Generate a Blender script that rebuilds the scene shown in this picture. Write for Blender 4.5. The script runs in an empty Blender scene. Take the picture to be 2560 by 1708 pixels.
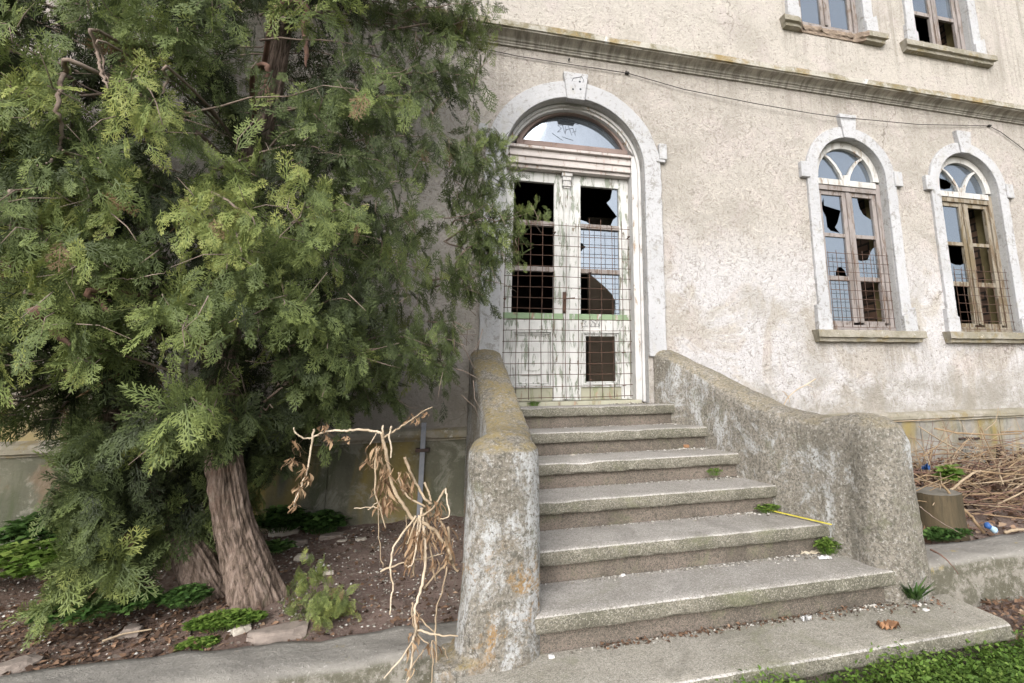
import bpy, bmesh, math, random
import numpy as np
from mathutils import Vector, Matrix, noise
from mathutils.geometry import tessellate_polygon
R = math.radians
rnd = random.Random(7)
sc = bpy.context.scene
COL = sc.collection

# ------------------------------------------------------------------ camera
FPX, PX, PY, YAW, PIT, ROL = 1326.2958, 1528.5676, 700.0031, .2739, .1909, -.0136
CAM = np.array([0, -4.4863, 1.30])
_cy, _sy, _cp, _sp = math.cos(YAW), math.sin(YAW), math.cos(PIT), math.sin(PIT)
_F = np.array([_sy*_cp, _cy*_cp, _sp]); _Rt = np.array([_cy, -_sy, 0.]); _U = np.cross(_Rt, _F)
_c, _s = math.cos(ROL), math.sin(ROL)
_R2, _U2 = _c*_Rt+_s*_U, -_s*_Rt+_c*_U
cam = bpy.data.objects.new('camera', bpy.data.cameras.new('camera'))
COL.objects.link(cam)
m = Matrix(((_R2[0], _U2[0], -_F[0], CAM[0]), (_R2[1], _U2[1], -_F[1], CAM[1]), (_R2[2], _U2[2], -_F[2], CAM[2]), (0, 0, 0, 1)))
cam.matrix_world = m
cam.data.sensor_width = 36; cam.data.lens = FPX/2560*36
cam.data.shift_x = (1280-PX)/2560; cam.data.shift_y = -(854-PY)/2560
cam.data.clip_start = .05; cam.data.clip_end = 2000
sc.camera = cam

def at(u, v, y):
    """measured point of the photograph (full size) on the vertical plane at depth y"""
    d = _R2*(u-PX)/FPX - _U2*(v-PY)/FPX + _F
    p = CAM + (y-CAM[1])/d[1]*d
    return Vector((float(p[0]), y, float(p[2])))
def zm(x0, y0, s): return lambda x, y, d: at(x0+x/s, y0+y/s, d)
DT = zm(1220, 240, 3.2674); DB = zm(1220, 640, 3.9196); WN = zm(1980, 250, 2.4897); CN = zm(1180, 0, 1.7029)
PL = zm(680, 1000, 2.214); T6 = zm(0, 0, 1.7423); Z4 = zm(1600, 820, 1.7657); Z5 = zm(0, 850, 1.8272); RR = zm(2240, 1000, 2.2147)

# ------------------------------------------------------------------ mesh helpers
class MB:
    def __init__(s): s.v = []; s.f = []; s.m = []
    def add(s, vs, fs, mi=0):
        o = len(s.v); s.v += [tuple(v) for v in vs]
        for f in fs: s.f.append([i+o for i in f]); s.m.append(mi)
    def box(s, x0, x1, y0, y1, z0, z1, mi=0):
        s.add([(x0,y0,z0),(x1,y0,z0),(x1,y1,z0),(x0,y1,z0),(x0,y0,z1),(x1,y0,z1),(x1,y1,z1),(x0,y1,z1)],
              [(0,3,2,1),(4,5,6,7),(0,1,5,4),(1,2,6,5),(2,3,7,6),(3,0,4,7)], mi)
    def prism(s, poly, y0, y1, mi=0, holes=()):
        """polygon in x,z extruded from y0 to y1"""
        if holes:
            loops = [poly]+list(holes)
            flat = [p for l in loops for p in l]
            tri = tessellate_polygon([[Vector((p[0], p[1], 0)) for p in l] for l in loops])
            n = len(flat)
            vs = [(x, y0, z) for x, z in flat]+[(x, y1, z) for x, z in flat]
            s.add(vs, [tuple(t) for t in tri]+[tuple(i+n for i in reversed(t)) for t in tri], mi)
            for l in loops:
                k = len(l); s.add([(x, y0, z) for x, z in l]+[(x, y1, z) for x, z in l],
                                  [(i, (i+1) % k, k+(i+1) % k, k+i) for i in range(k)], mi)
        else:
            k = len(poly)
            s.add([(x, y0, z) for x, z in poly]+[(x, y1, z) for x, z in poly],
                  [tuple(range(k)), tuple(range(2*k-1, k-1, -1))]+[(i, i+k, (i+1) % k+k, (i+1) % k) for i in range(k)], mi)
    def band(s, a, b, y0, y1, mi=0):
        """solid strip between two polylines (x,z), closed at its ends"""
        n = len(a)
        vs = [(x, y0, z) for x, z in a]+[(x, y0, z) for x, z in b]+[(x, y1, z) for x, z in a]+[(x, y1, z) for x, z in b]
        fs = []
        for i in range(n-1):
            fs += [(i, i+1, n+i+1, n+i), (2*n+i, 3*n+i, 3*n+i+1, 2*n+i+1), (i, 2*n+i, 2*n+i+1, i+1), (n+i, n+i+1, 3*n+i+1, 3*n+i)]
        fs += [(0, n, 3*n, 2*n), (n-1, 3*n-1, 4*n-1, 2*n-1)]
        s.add(vs, fs, mi)
    def tube(s, pts, rad, n=6, mi=0, cap=True):
        pts = [Vector(p) for p in pts]; N = len(pts)
        if not hasattr(rad, '__len__'): rad = [rad]*N
        vs = []; fs = []; up = Vector((.3, .2, .93)).normalized(); prev = None
        for i, p in enumerate(pts):
            t = (pts[min(i+1, N-1)]-pts[max(i-1, 0)])
            t = t.normalized() if t.length > 1e-9 else Vector((0, 0, 1))
            if prev is None:
                a = t.cross(up)
                if a.length < 1e-3: a = t.cross(Vector((1, 0, 0)))
            else: a = prev-t*prev.dot(t)
            a.normalize(); prev = a; b = t.cross(a)
            for k in range(n):
                an = 2*math.pi*k/n; vs.append(p+(a*math.cos(an)+b*math.sin(an))*rad[i])
        for i in range(N-1):
            for k in range(n): fs.append((i*n+k, i*n+(k+1) % n, (i+1)*n+(k+1) % n, (i+1)*n+k))
        if cap: fs += [tuple(range(n-1, -1, -1)), tuple((N-1)*n+k for k in range(n))]
        s.add(vs, fs, mi)
    def build(s, name, mats, parent=None, smooth=False, bevel=0, merge=False):
        me = bpy.data.meshes.new(name)
        b = base_of(parent)
        me.from_pydata([(x-b[0], y-b[1], z-b[2]) for x, y, z in s.v], [], s.f)
        if not isinstance(mats, (list, tuple)): mats = [mats]
        for mt in mats: me.materials.append(mt)
        me.polygons.foreach_set('material_index', s.m)
        if smooth: me.polygons.foreach_set('use_smooth', [True]*len(me.polygons))
        bm = bmesh.new(); bm.from_mesh(me)
        if merge: bmesh.ops.remove_doubles(bm, verts=bm.verts, dist=1e-5)
        if not smooth or merge: bmesh.ops.recalc_face_normals(bm, faces=bm.faces)
        bm.to_mesh(me); bm.free()
        me.update()
        o = bpy.data.objects.new(name, me); COL.objects.link(o)
        if parent is not None: o.parent = parent
        if bevel:
            md = o.modifiers.new('bevel', 'BEVEL'); md.width = bevel; md.segments = 2; md.limit_method = 'ANGLE'; md.angle_limit = R(40)
        return o
def base_of(o):
    b = Vector((0, 0, 0))
    while o is not None: b += o.location; o = o.parent
    return b
def tag(o, label=None, cat=None, group=None, kind=None):
    if label: o['label'] = label
    if cat: o['category'] = cat
    if group: o['group'] = group
    if kind: o['kind'] = kind
    return o
def thing(name, loc, label, cat, group=None):
    o = bpy.data.objects.new(name, None); o.empty_display_size = .1; COL.objects.link(o); o.location = loc
    return tag(o, label, cat, group)
def recenter(o):
    """put a top-level mesh's origin at its base"""
    me = o.data; n = len(me.vertices); a = np.empty(n*3); me.vertices.foreach_get('co', a); a = a.reshape(-1, 3)
    b = np.array([(a[:, 0].min()+a[:, 0].max())/2, (a[:, 1].min()+a[:, 1].max())/2, a[:, 2].min()])
    me.vertices.foreach_set('co', (a-b).ravel()); o.location = b; me.update(); return o
def roughen(o, amp, scale, seed=0, amp2=0, scale2=1):
    me = o.data
    ns = [v.normal.copy() for v in me.vertices]
    off = Vector((seed*7.3, seed*3.1, seed*1.7))
    for v, nn in zip(me.vertices, ns):
        d = noise.fractal(v.co*scale+off, 1, 2, 3)*amp
        if amp2: d += noise.noise(v.co*scale2+off)*amp2
        v.co += nn*d
    me.update()
def bake_mods(o):
    dg = bpy.context.evaluated_depsgraph_get(); dg.update()
    me = bpy.data.meshes.new_from_object(o.evaluated_get(dg)); o.modifiers.clear(); o.data = me; return o
def np_mesh(name, V, F, mats, parent=None, attr=None, tag_attr='tint'):
    """V (n,3), F (m,3 or 4) arrays to a mesh"""
    me = bpy.data.meshes.new(name); b = base_of(parent)
    V = V-np.array(b); k = F.shape[1]
    me.vertices.add(len(V)); me.vertices.foreach_set('co', V.astype(np.float32).ravel())
    me.loops.add(F.size); me.loops.foreach_set('vertex_index', F.astype(np.int32).ravel())
    me.polygons.add(len(F)); me.polygons.foreach_set('loop_start', np.arange(0, F.size, k, dtype=np.int32))
    if attr is not None:
        at_ = me.attributes.new(tag_attr, 'FLOAT', 'POINT'); at_.data.foreach_set('value', attr.astype(np.float32))
    for mt in (mats if isinstance(mats, (list, tuple)) else [mats]): me.materials.append(mt)
    me.update(calc_edges=True)
    o = bpy.data.objects.new(name, me); COL.objects.link(o)
    if parent is not None: o.parent = parent
    return o

# ------------------------------------------------------------------ materials
class Nt:
    def __init__(s, name):
        s.mat = bpy.data.materials.new(name); s.mat.use_nodes = True; s.t = s.mat.node_tree; s.t.nodes.clear()
        s.out = s.t.nodes.new('ShaderNodeOutputMaterial')
        s.co = s.t.nodes.new('ShaderNodeTexCoord').outputs['Object']
    def n(s, ty, ins={}, **kw):
        nd = s.t.nodes.new('ShaderNode'+ty)
        for k, v in kw.items(): setattr(nd, k, v)
        for k, v in ins.items(): s.link(v, nd.inputs[k])
        return nd
    def link(s, v, sock):
        if isinstance(v, bpy.types.NodeSocket): s.t.links.new(v, sock)
        elif isinstance(v, (tuple, list)) and len(v) == 3 and sock.type == 'RGBA': sock.default_value = (*v, 1)
        else: sock.default_value = v
    def map(s, scale=(1, 1, 1), loc=(0, 0, 0)):
        return s.n('Mapping', {'Vector': s.co, 'Scale': scale, 'Location': loc}).outputs[0]
    def noise(s, scale, detail=4, rough=.55, dist=0, vec=None, col=False):
        nd = s.n('TexNoise', {'Vector': vec or s.co, 'Scale': scale, 'Detail': detail, 'Roughness': rough, 'Distortion': dist})
        return nd.outputs['Color' if col else 'Fac']
    def voro(s, scale, vec=None, feature='F1', out='Distance', rand=1):
        return s.n('TexVoronoi', {'Vector': vec or s.co, 'Scale': scale, 'Randomness': rand}, feature=feature).outputs[out]
    def step(s, fac, a, b, lo=0., hi= 1.):
        return s.n('MapRange', {'Value': fac, 'From Min': a, 'From Max': b, 'To Min': lo, 'To Max': hi}, interpolation_type='SMOOTHSTEP').outputs[0]
    def math(s, op, a, b=0.):
        return s.n('Math', {0: a, 1: b}, operation=op).outputs[0]
    def mix(s, f, a, b, mode='MIX'):
        nd = s.n('Mix', data_type='RGBA', blend_type=mode)
        s.link(f, nd.inputs[0]); s.link(a, nd.inputs[6]); s.link(b, nd.inputs[7]); return nd.outputs[2]
    def ramp(s, f, *st):
        nd = s.n('ValToRGB', {0: f}); e = nd.color_ramp.elements
        while len(e) < len(st): e.new(.5)
        for el, (p, c) in zip(e, st): el.position = p; el.color = (*c, 1)
        return nd.outputs[0]
    def xyz(s): 
        nd = s.n('SeparateXYZ', {0: s.co}); return nd.outputs
    def nz(s):
        g = s.n('NewGeometry').outputs['Normal']; return s.n('SeparateXYZ', {0: g}).outputs[2]
    def bump(s, h, strength=.5, dist=.01, prev=None):
        nd = s.n('Bump', {'Height': h, 'Strength': strength, 'Distance': dist})
        if prev: s.link(prev, nd.inputs['Normal'])
        return nd.outputs[0]
    def finish(s, col, rough=.9, bump=None, spec=.3, **kw):
        b = s.n('BsdfPrincipled', {'Base Color': col, 'Roughness': rough, 'Specular IOR Level': spec})
        if bump: s.link(bump, b.inputs['Normal'])
        for k, v in kw.items(): s.link(v, b.inputs[k])
        s.t.links.new(b.outputs[0], s.out.inputs[0]); return s.mat

def m_stucco():
    t = Nt('stucco'); x, y, z = t.xyz()
    big = t.noise(.55, 5, .6); mid = t.noise(2.3, 6, .65, .6); fine = t.noise(34, 7, .72, 1.0); worm = t.noise(15, 8, .72, 2.2)
    col = t.mix(t.step(big, .38, .62), (.475, .44, .40), (.44, .405, .37))
    up = t.step(z, 4.2, 4.7)
    col = t.mix(up, col, (.505, .468, .425))
    col = t.mix(t.math('MULTIPLY', t.step(mid, .48, .66), .6), col, (.52, .46, .445))           # pinkish areas
    # limewash left over below and between the openings
    wz = t.math('MULTIPLY', t.step(z, 3.0, 2.1), t.step(x, 1.4, 2.0))
    wn = t.noise(1.5, 7, .7, .8, t.map((1, 1, .8), (3.1, 0, 1.7)))
    col = t.mix(t.math('MULTIPLY', wz, t.step(wn, .43, .54, 0, .95)), col, (.58, .565, .575))
    col = t.mix(t.step(t.noise(3.1, 8, .75, 1), .62, .72, 0, .6), col, (.56, .54, .52))
    # pits and dark dirt held in the rough surface
    pit = t.step(worm, .49, .40)
    pit = t.math('MULTIPLY', pit, t.step(t.noise(1.1, 4, .6), .3, .6, .45, 1))
    pit = t.math('MULTIPLY', pit, t.step(up, 0, 1, .78, .40))
    col = t.mix(t.math('MULTIPLY', pit, .72), col, (.27, .235, .20))
    col = t.mix(t.step(worm, .54, .62, 0, .5), col, (.62, .57, .50))
    col = t.mix(t.step(fine, .45, .36, 0, .65), col, (.16, .14, .115))
    col = t.mix(t.step(t.noise(20, 5, .75, 3.0, t.map(loc=(5, 2, 8))), .39, .33, 0, .75), col, (.17, .145, .12))
    blot = t.noise(1.15, 7, .7, .8, t.map(loc=(12, 3, 4)))
    col = t.mix(t.step(blot, .50, .64, 0, .45), col, (.32, .295, .255))
    nv = t.n('VectorMath', {0: t.co, 1: t.n('VectorMath', {0: t.noise(2.4, 5, .6, 0, None, True), 'Scale': .45}, operation='SCALE').outputs[0]}, operation='ADD').outputs[0]
    ck = t.voro(.62, nv, 'DISTANCE_TO_EDGE')
    ckm = t.math('MULTIPLY', t.step(ck, .0045, .0015), t.step(t.noise(.9, 3, .5, 0, t.map(loc=(7, 7, 7))), .52, .62, 0, .6))
    col = t.mix(ckm, col, (.16, .135, .11))
    drn = t.noise(1.0, 6, .7, .25, t.map((11, 11, .35), (4, 0, 2)))
    dr1 = t.math('MULTIPLY', t.step(z, 3.75, 4.36), t.step(z, 4.40, 4.38)); dr2 = t.math('MULTIPLY', t.math('MULTIPLY', t.step(z, 1.05, 1.66), t.step(z, 1.72, 1.69)), t.step(x, 3.2, 3.4))
    dr3 = t.math('MULTIPLY', t.step(z, 4.62, 5.06), t.step(x, 3.1, 3.3))
    drm = t.math('MULTIPLY', t.math('MAXIMUM', t.math('MAXIMUM', dr1, dr2), dr3), t.step(drn, .46, .66, 0, .5))
    col = t.mix(drm, col, (.24, .215, .18))
    # streaks running down, damp foot
    st = t.noise(1.0, 6, .65, .3, t.map((7, 7, .55)))
    col = t.mix(t.step(st, .56, .76, 0, .3), col, (.29, .265, .225))
    foot = t.math('ADD', t.step(z, 1.75, .95), t.step(t.noise(3, 6, .7), .35, .7, -.45, .35))
    col = t.mix(t.step(foot, .3, 1.1, 0, .75), col, (.27, .25, .21))
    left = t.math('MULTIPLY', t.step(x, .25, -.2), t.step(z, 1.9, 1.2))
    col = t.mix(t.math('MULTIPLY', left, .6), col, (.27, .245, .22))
    yl = t.math('MULTIPLY', t.step(x, -2.0, -2.5), t.math('MULTIPLY', t.step(z, 1.45, 1.1), t.step(t.noise(2.5, 5), .4, .6)))
    col = t.mix(t.math('MULTIPLY', yl, .7), col, (.42, .33, .12))
    h = t.math('ADD', t.math('MULTIPLY', worm, .8), t.math('MULTIPLY', fine, .5))
    b = t.bump(h, .8, .035); b = t.bump(t.noise(120, 3, .6), .35, .006, b)
    return t.finish(col, .95, b, .15)
def m_paint(name='white_lime_paint', base=(.455, .455, .47), dirt=.85):
    t = Nt(name); x, y, z = t.xyz()
    col = t.mix(t.step(t.noise(1.7, 5, .6), .4, .65), base, tuple(c*.9 for c in base))
    col = t.mix(t.step(t.noise(5, 8, .78, .5), .57, .66, 0, dirt), col, (.40, .39, .37))
    col = t.mix(t.step(t.noise(30, 6, .8, .6), .56, .63, 0, .8), col, (.24, .23, .21))
    col = t.mix(t.math('MULTIPLY', t.step(t.noise(14, 7, .8, .8, t.map(loc=(2, 9, 4))), .53, .58), t.step(t.noise(2.4, 4, .6, 0, t.map(loc=(6, 1, 2))), .40, .55, 0, .9)), col, (.27, .26, .245))
    col = t.mix(t.step(t.noise(9, 7, .75, .3, t.map((1, 1, .35), (5, 2, 1))), .54, .66, 0, .6), col, (.40, .385, .36))
    b = t.bump(t.noise(28, 8, .75), .5, .02); b = t.bump(t.noise(110, 4, .6), .3, .005, b)
    return t.finish(col, .9, b, .2)
def m_peel(name, top=(.74, .73, .71), mid=(.40, .43, .36), wood=(.22, .165, .12), amount=.5, mid_amt=.5, scale=1.):
    """paint flaking off boards, grain running up"""
    t = Nt(name)
    v = t.map((9*scale, 9*scale, 1.6*scale)); g = t.noise(60, 4, .6, .3, t.map((1, 1, .045)))
    n1 = t.noise(2.2, 8, .72, .6, v); n2 = t.noise(1.3, 7, .7, .8, t.map((6, 6, 2.2), (9, 4, 2)))
    wd = t.mix(t.step(g, .3, .7), wood, tuple(c*1.7 for c in wood))
    md = t.mix(t.step(n2, .62-mid_amt*.3, .66-mid_amt*.25), wd, mid)
    edge = .36+amount*.22
    cov = t.step(n1, edge, edge+.025)
    tp = t.mix(t.step(t.noise(6, 5, .6), .35, .7), top, tuple(c*.84 for c in top))
    tp = t.mix(t.step(g, .66, .74, 0, .5), tp, (.3, .27, .23))
    col = t.mix(cov, md, tp)
    crack = t.step(t.noise(2.0, 3, .5, .2, t.map((42, 42, 1.3), (1, 1, 5))), .69, .72, 0, .75)
    col = t.mix(crack, col, (.10, .08, .065))
    b = t.bump(t.math('ADD', cov, t.math('MULTIPLY', g, .4)), .6, .006)
    return t.finish(col, .8, b, .25)
def m_stone(name, base, alt, speck=(.16, .15, .13), light=(.55, .53, .5), moss=.3, bump_d=.01, sscale=150, mosscol=(.17, .175, .10)):
    t = Nt(name)
    col = t.mix(t.step(t.noise(1.6, 6, .65, .4), .36, .64), base, alt)
    v = t.voro(sscale*1.5, out='Color'); vv = t.n('SeparateColor', {0: v}).outputs[0]
    col = t.mix(t.step(vv, .74, .8, 0, .65), col, speck)
    col = t.mix(t.step(vv, .22, .16, 0, .6), col, light)
    col = t.mix(t.step(t.noise(42, 6, .8, .4), .54, .62, 0, .6), col, speck)
    col = t.mix(t.step(t.noise(3.3, 8, .75, .6), .52, .68, 0, moss), col, mosscol)
    col = t.mix(t.step(t.noise(2.1, 7, .7, .9, t.map(loc=(3, 8, 1))), .50, .66, 0, .4), col, tuple(c*.55 for c in alt))
    col = t.mix(t.step(t.noise(11, 6, .75, .2), .6, .7, 0, .35), col, light)
    b = t.bump(t.noise(70, 6, .7), .55, bump_d); b = t.bump(t.noise(9, 5, .6), .3, .02, b)
    return t.finish(col, .9, b, .25)
def m_parapet(name, white, orange, zlo, zhi, toplich):
    t = Nt(name); x, y, z = t.xyz(); nz = t.nz()
    fine = t.noise(68, 6, .78, .5); big = t.noise(2.0, 6, .65, .6)
    col = t.mix(t.step(big, .36, .64), (.37, .335, .285), (.26, .235, .195))
    col = t.mix(t.step(fine, .52, .60, 0, .85), col, (.54, .515, .48))
    col = t.mix(t.step(t.noise(52, 7, .85, .3, t.map(loc=(1, 5, 9))), .51, .44, 0, .85), col, (.13, .122, .10))
    wn = t.noise(2.6, 8, .78, .7, t.map((1, 1, .75), (white*9, 2, 0)))
    wf = t.step(wn, .60-white*.16, .68-white*.12)
    wf = t.math('MULTIPLY', wf, t.step(t.noise(60, 6, .78), .57, .50))
    wf = t.math('MULTIPLY', wf, t.step(nz, .65, .25))
    col = t.mix(t.math('MULTIPLY', wf, .85), col, (.66, .67, .68))
    col = t.mix(t.step(t.noise(3.4, 7, .75, .5, t.map(loc=(4, 4, 4))), .54, .66, 0, .5), col, (.19, .195, .12))
    sk = t.noise(1.0, 6, .7, .3, t.map((13, 13, .8), (2, 2, 2)))
    col = t.mix(t.math('MULTIPLY', t.step(sk, .52, .68, 0, .55), t.step(nz, .6, .3)), col, (.15, .14, .115))
    nv = t.n('VectorMath', {0: t.co, 1: t.n('VectorMath', {0: t.noise(5, 4, .6, 0, None, True), 'Scale': .2}, operation='SCALE').outputs[0]}, operation='ADD').outputs[0]
    ck = t.math('MULTIPLY', t.step(t.voro(1.5, nv, 'DISTANCE_TO_EDGE'), .006, .002), t.step(t.noise(1.6, 3, .5, 0, t.map(loc=(3, 1, 7))), .56, .66, 0, .5))
    col = t.mix(ck, col, (.06, .055, .045))
    # lichens
    ln = t.noise(6.5, 7, .75, .5, t.map(loc=(1, 7, 3)))
    band = t.math('MULTIPLY', t.step(z, zlo-.16, zlo), t.step(z, zhi+.18, zhi))
    lf = t.math('MULTIPLY', band, t.step(ln, .50, .62, 0, orange))
    lf = t.math('MULTIPLY', lf, t.step(t.noise(70, 4, .7), .40, .52))
    col = t.mix(lf, col, (.42, .235, .06))
    tl = t.math('MULTIPLY', t.step(nz, .3, .7), t.step(t.noise(4.5, 7, .75, .3), .40, .54, 0, toplich))
    tl = t.math('MULTIPLY', tl, t.step(t.noise(40, 6, .78, 0, t.map(loc=(2, 2, 5))), .42, .56, .25, 1))
    col = t.mix(tl, col, (.34, .265, .115))
    col = t.mix(t.step(t.noise(85, 5, .8), .40, .28, 0, .9), col, (.075, .07, .06))
    b = t.bump(fine, .9, .022); b = t.bump(t.noise(130, 4, .7), .45, .006, b)
    return t.finish(col, .95, b, .15)
def m_kerb(name):
    t = Nt(name); nz = t.nz(); fine = t.noise(52, 7, .75, .4)
    col = t.mix(t.step(t.noise(1.8, 6, .65, .5), .36, .64), (.275, .26, .235), (.19, .178, .162))
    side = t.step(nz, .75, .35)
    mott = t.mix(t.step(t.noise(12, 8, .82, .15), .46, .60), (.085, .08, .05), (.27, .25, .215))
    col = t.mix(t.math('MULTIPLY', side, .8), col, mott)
    col = t.mix(t.step(fine, .56, .68, 0, .55), col, (.55, .53, .49))
    col = t.mix(t.step(t.noise(5.5, 7, .75, .4, t.map(loc=(3, 3, 3))), .62, .70, 0, .7), col, (.34, .27, .10))
    col = t.mix(t.step(fine, .40, .30, 0, .8), col, (.10, .09, .075))
    b = t.bump(fine, .7, .018); b = t.bump(t.noise(6, 5, .6), .4, .05, b)
    return t.finish(col, .95, b, .15)
def m_plinth():
    t = Nt('plinth_render'); x, y, z = t.xyz()
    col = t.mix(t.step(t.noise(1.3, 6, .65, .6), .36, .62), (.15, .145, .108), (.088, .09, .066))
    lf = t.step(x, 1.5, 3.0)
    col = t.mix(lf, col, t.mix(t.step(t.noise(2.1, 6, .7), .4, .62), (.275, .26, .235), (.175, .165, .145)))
    yl = t.step(t.noise(1.0, 4, .6, .5, t.map((1.7, 1, .35), (4.0, 0, 0))), .55, .66, 0, .85)
    col = t.mix(yl, col, (.25, .19, .06))
    col = t.mix(t.step(t.noise(1, 7, .7, .4, t.map((5, 5, .9), (2, 0, 0))), .52, .68, 0, .85), col, (.075, .085, .05))
    col = t.mix(t.step(t.noise(5, 7, .78, .6, t.map(loc=(6, 2, 2))), .50, .62, 0, .6), col, (.27, .26, .22))
    col = t.mix(t.step(t.noise(40, 7, .8, .3), .62, .70, 0, .6), col, (.45, .42, .36))
    br = t.step(t.noise(2.2, 5, .6), .6, .7, 0, .5); col = t.mix(br, col, (.19, .12, .075))
    return t.finish(col, .95, t.bump(t.noise(30, 8, .75), .5, .02), .15)
def m_cornice():
    t = Nt('cornice_render'); x, y, z = t.xyz(); nz = t.nz()
    stk = t.noise(1.0, 7, .75, .2, t.map((14, 3, .5)))
    col = t.mix(t.step(stk, .36, .62), (.24, .222, .195), (.50, .47, .425))
    lip = t.step(z, 4.425, 4.445)
    lc = t.mix(t.step(t.noise(5, 8, .78, .4), .40, .58), (.22, .195, .13), (.42, .395, .35))
    lc = t.mix(t.step(t.noise(2.2, 5, .7), .50, .62, 0, .75), lc, (.27, .19, .075))
    lc = t.mix(t.step(t.noise(2.7, 6, .7, .5, t.map(loc=(8, 1, 2))), .60, .66, 0, .9), lc, (.58, .58, .58))
    lc = t.mix(t.step(t.noise(30, 6, .8), .57, .68, 0, .8), lc, (.10, .09, .06))
    col = t.mix(lip, col, lc)
    col = t.mix(t.step(t.noise(45, 6, .75), .60, .70, 0, .5), col, (.12, .11, .09))
    return t.finish(col, .95, t.bump(t.noise(40, 7, .75), .6, .015), .15)
def m_sillstone():
    t = Nt('sill_render'); nz = t.nz()
    col = t.mix(t.step(t.noise(4, 7, .7, .4), .38, .6), (.33, .305, .26), (.235, .215, .165))
    col = t.mix(t.step(t.noise(6, 7, .75), .52, .62, 0, .7), col, (.235, .185, .09))
    col = t.mix(t.step(t.noise(35, 6, .8), .57, .67, 0, .7), col, (.13, .12, .095))
    col = t.mix(t.step(t.noise(9, 6, .75, .2, t.map(loc=(2, 6, 1))), .6, .68, 0, .6), col, (.62, .60, .56))
    return t.finish(col, .95, t.bump(t.noise(40, 7, .75), .6, .015), .15)
def m_simple(name, c1, c2, scale=8, rough=.8, bumpd=.004, spec=.3, bscale=40, stretch=(1, 1, 1), **kw):
    t = Nt(name); v = t.map(stretch)
    col = t.mix(t.step(t.noise(scale, 6, .7, .3, v), .35, .65), c1, c2)
    return t.finish(col, rough, t.bump(t.noise(bscale, 6, .7, 0, v), .5, bumpd), spec, **kw)
def m_tint(name, *stops, trans=.25, rough=.6, spec=.25):
    """colour from each leaf's own tint"""
    t = Nt(name); a = t.n('Attribute', attribute_name='tint').outputs['Fac']
    col = t.ramp(a, *stops)
    b = t.n('BsdfPrincipled', {'Base Color': col, 'Roughness': rough, 'Specular IOR Level': spec})
    tr = t.n('BsdfTranslucent', {0: col}); mx = t.n('MixShader', {0: trans, 1: b.outputs[0], 2: tr.outputs[0]})
    t.t.links.new(mx.outputs[0], t.out.inputs[0]); return t.mat
def m_bark():
    t = Nt('bark')
    g = t.noise(7, 8, .72, 1.2, t.map((5, 5, .9))); g2 = t.noise(12, 6, .7, .6, t.map((7, 7, .8), (3, 1, 2)))
    col = t.ramp(g, (.34, (.05, .036, .03)), (.45, (.18, .135, .105)), (.58, (.35, .265, .22)), (.72, (.52, .43, .37)))
    col = t.mix(t.step(t.noise(3, 5, .7), .55, .68, 0, .5), col, (.20, .10, .07))
    col = t.mix(t.step(t.noise(4, 5, .7, 0, t.map(loc=(7, 3, 1))), .58, .7, 0, .4), col, (.19, .19, .12))
    b = t.bump(g, 1, .03); b = t.bump(g2, .7, .015, b)
    return t.finish(col, .95, b, .1)
def m_soil():
    t = Nt('soil'); x, y, z = t.xyz()
    col = t.mix(t.step(t.noise(1.5, 6, .65), .38, .62), (.19, .13, .105), (.30, .225, .185))
    col = t.mix(t.step(x, -1.2, -.6, 0, .5), col, (.30, .23, .205))
    col = t.mix(t.step(t.noise(28, 8, .8, .5), .53, .64, 0, .7), col, (.06, .042, .032))
    vc = t.n('SeparateColor', {0: t.voro(70, out='Color')}).outputs[0]
    col = t.mix(t.step(vc, .88, .92, 0, .8), col, (.34, .29, .25))
    col = t.mix(t.step(t.noise(3, 6, .7, 0, t.map(loc=(4, 4, 0))), .6, .7, 0, .5), col, (.08, .085, .04))
    b = t.bump(t.noise(22, 8, .8), .9, .05); b = t.bump(t.noise(90, 4, .7), .5, .01, b)
    return t.finish(col, 1, b, .1)
def m_brick():
    t = Nt('brick_reveal')
    v = t.n('CombineXYZ', {0: t.xyz()[1], 1: t.xyz()[2]}).outputs[0]
    bt = t.n('TexBrick', {'Vector': v, 'Color1': (.20, .125, .09), 'Color2': (.13, .09, .07), 'Mortar': (.05, .042, .036), 'Scale': 1., 'Mortar Size': .012, 'Brick Width': .22, 'Row Height': .085})
    return t.finish(bt.outputs[0], .95, t.bump(bt.outputs[1], -.8, .02), .1)
def m_glass():
    t = Nt('dusty_window_glass')
    dust = t.step(t.noise(4, 6, .7, .4), .3, .75, .14, .34)
    gl = t.n('BsdfGlossy', {0: (.41, .45, .505), 'Roughness': .03, 'Normal': t.bump(t.noise(2.5, 2, .5), .05, .02)})
    tr = t.n('BsdfTransparent', {0: (.80, .86, .88)})
    df = t.n('BsdfDiffuse', {0: (.25, .29, .34)})
    a = t.n('MixShader', {0: dust, 1: gl.outputs[0], 2: df.outputs[0]})
    f = t.n('MixShader', {0: .70, 1: tr.outputs[0], 2: a.outputs[0]})
    t.t.links.new(f.outputs[0], t.out.inputs[0]); return t.mat

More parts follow.
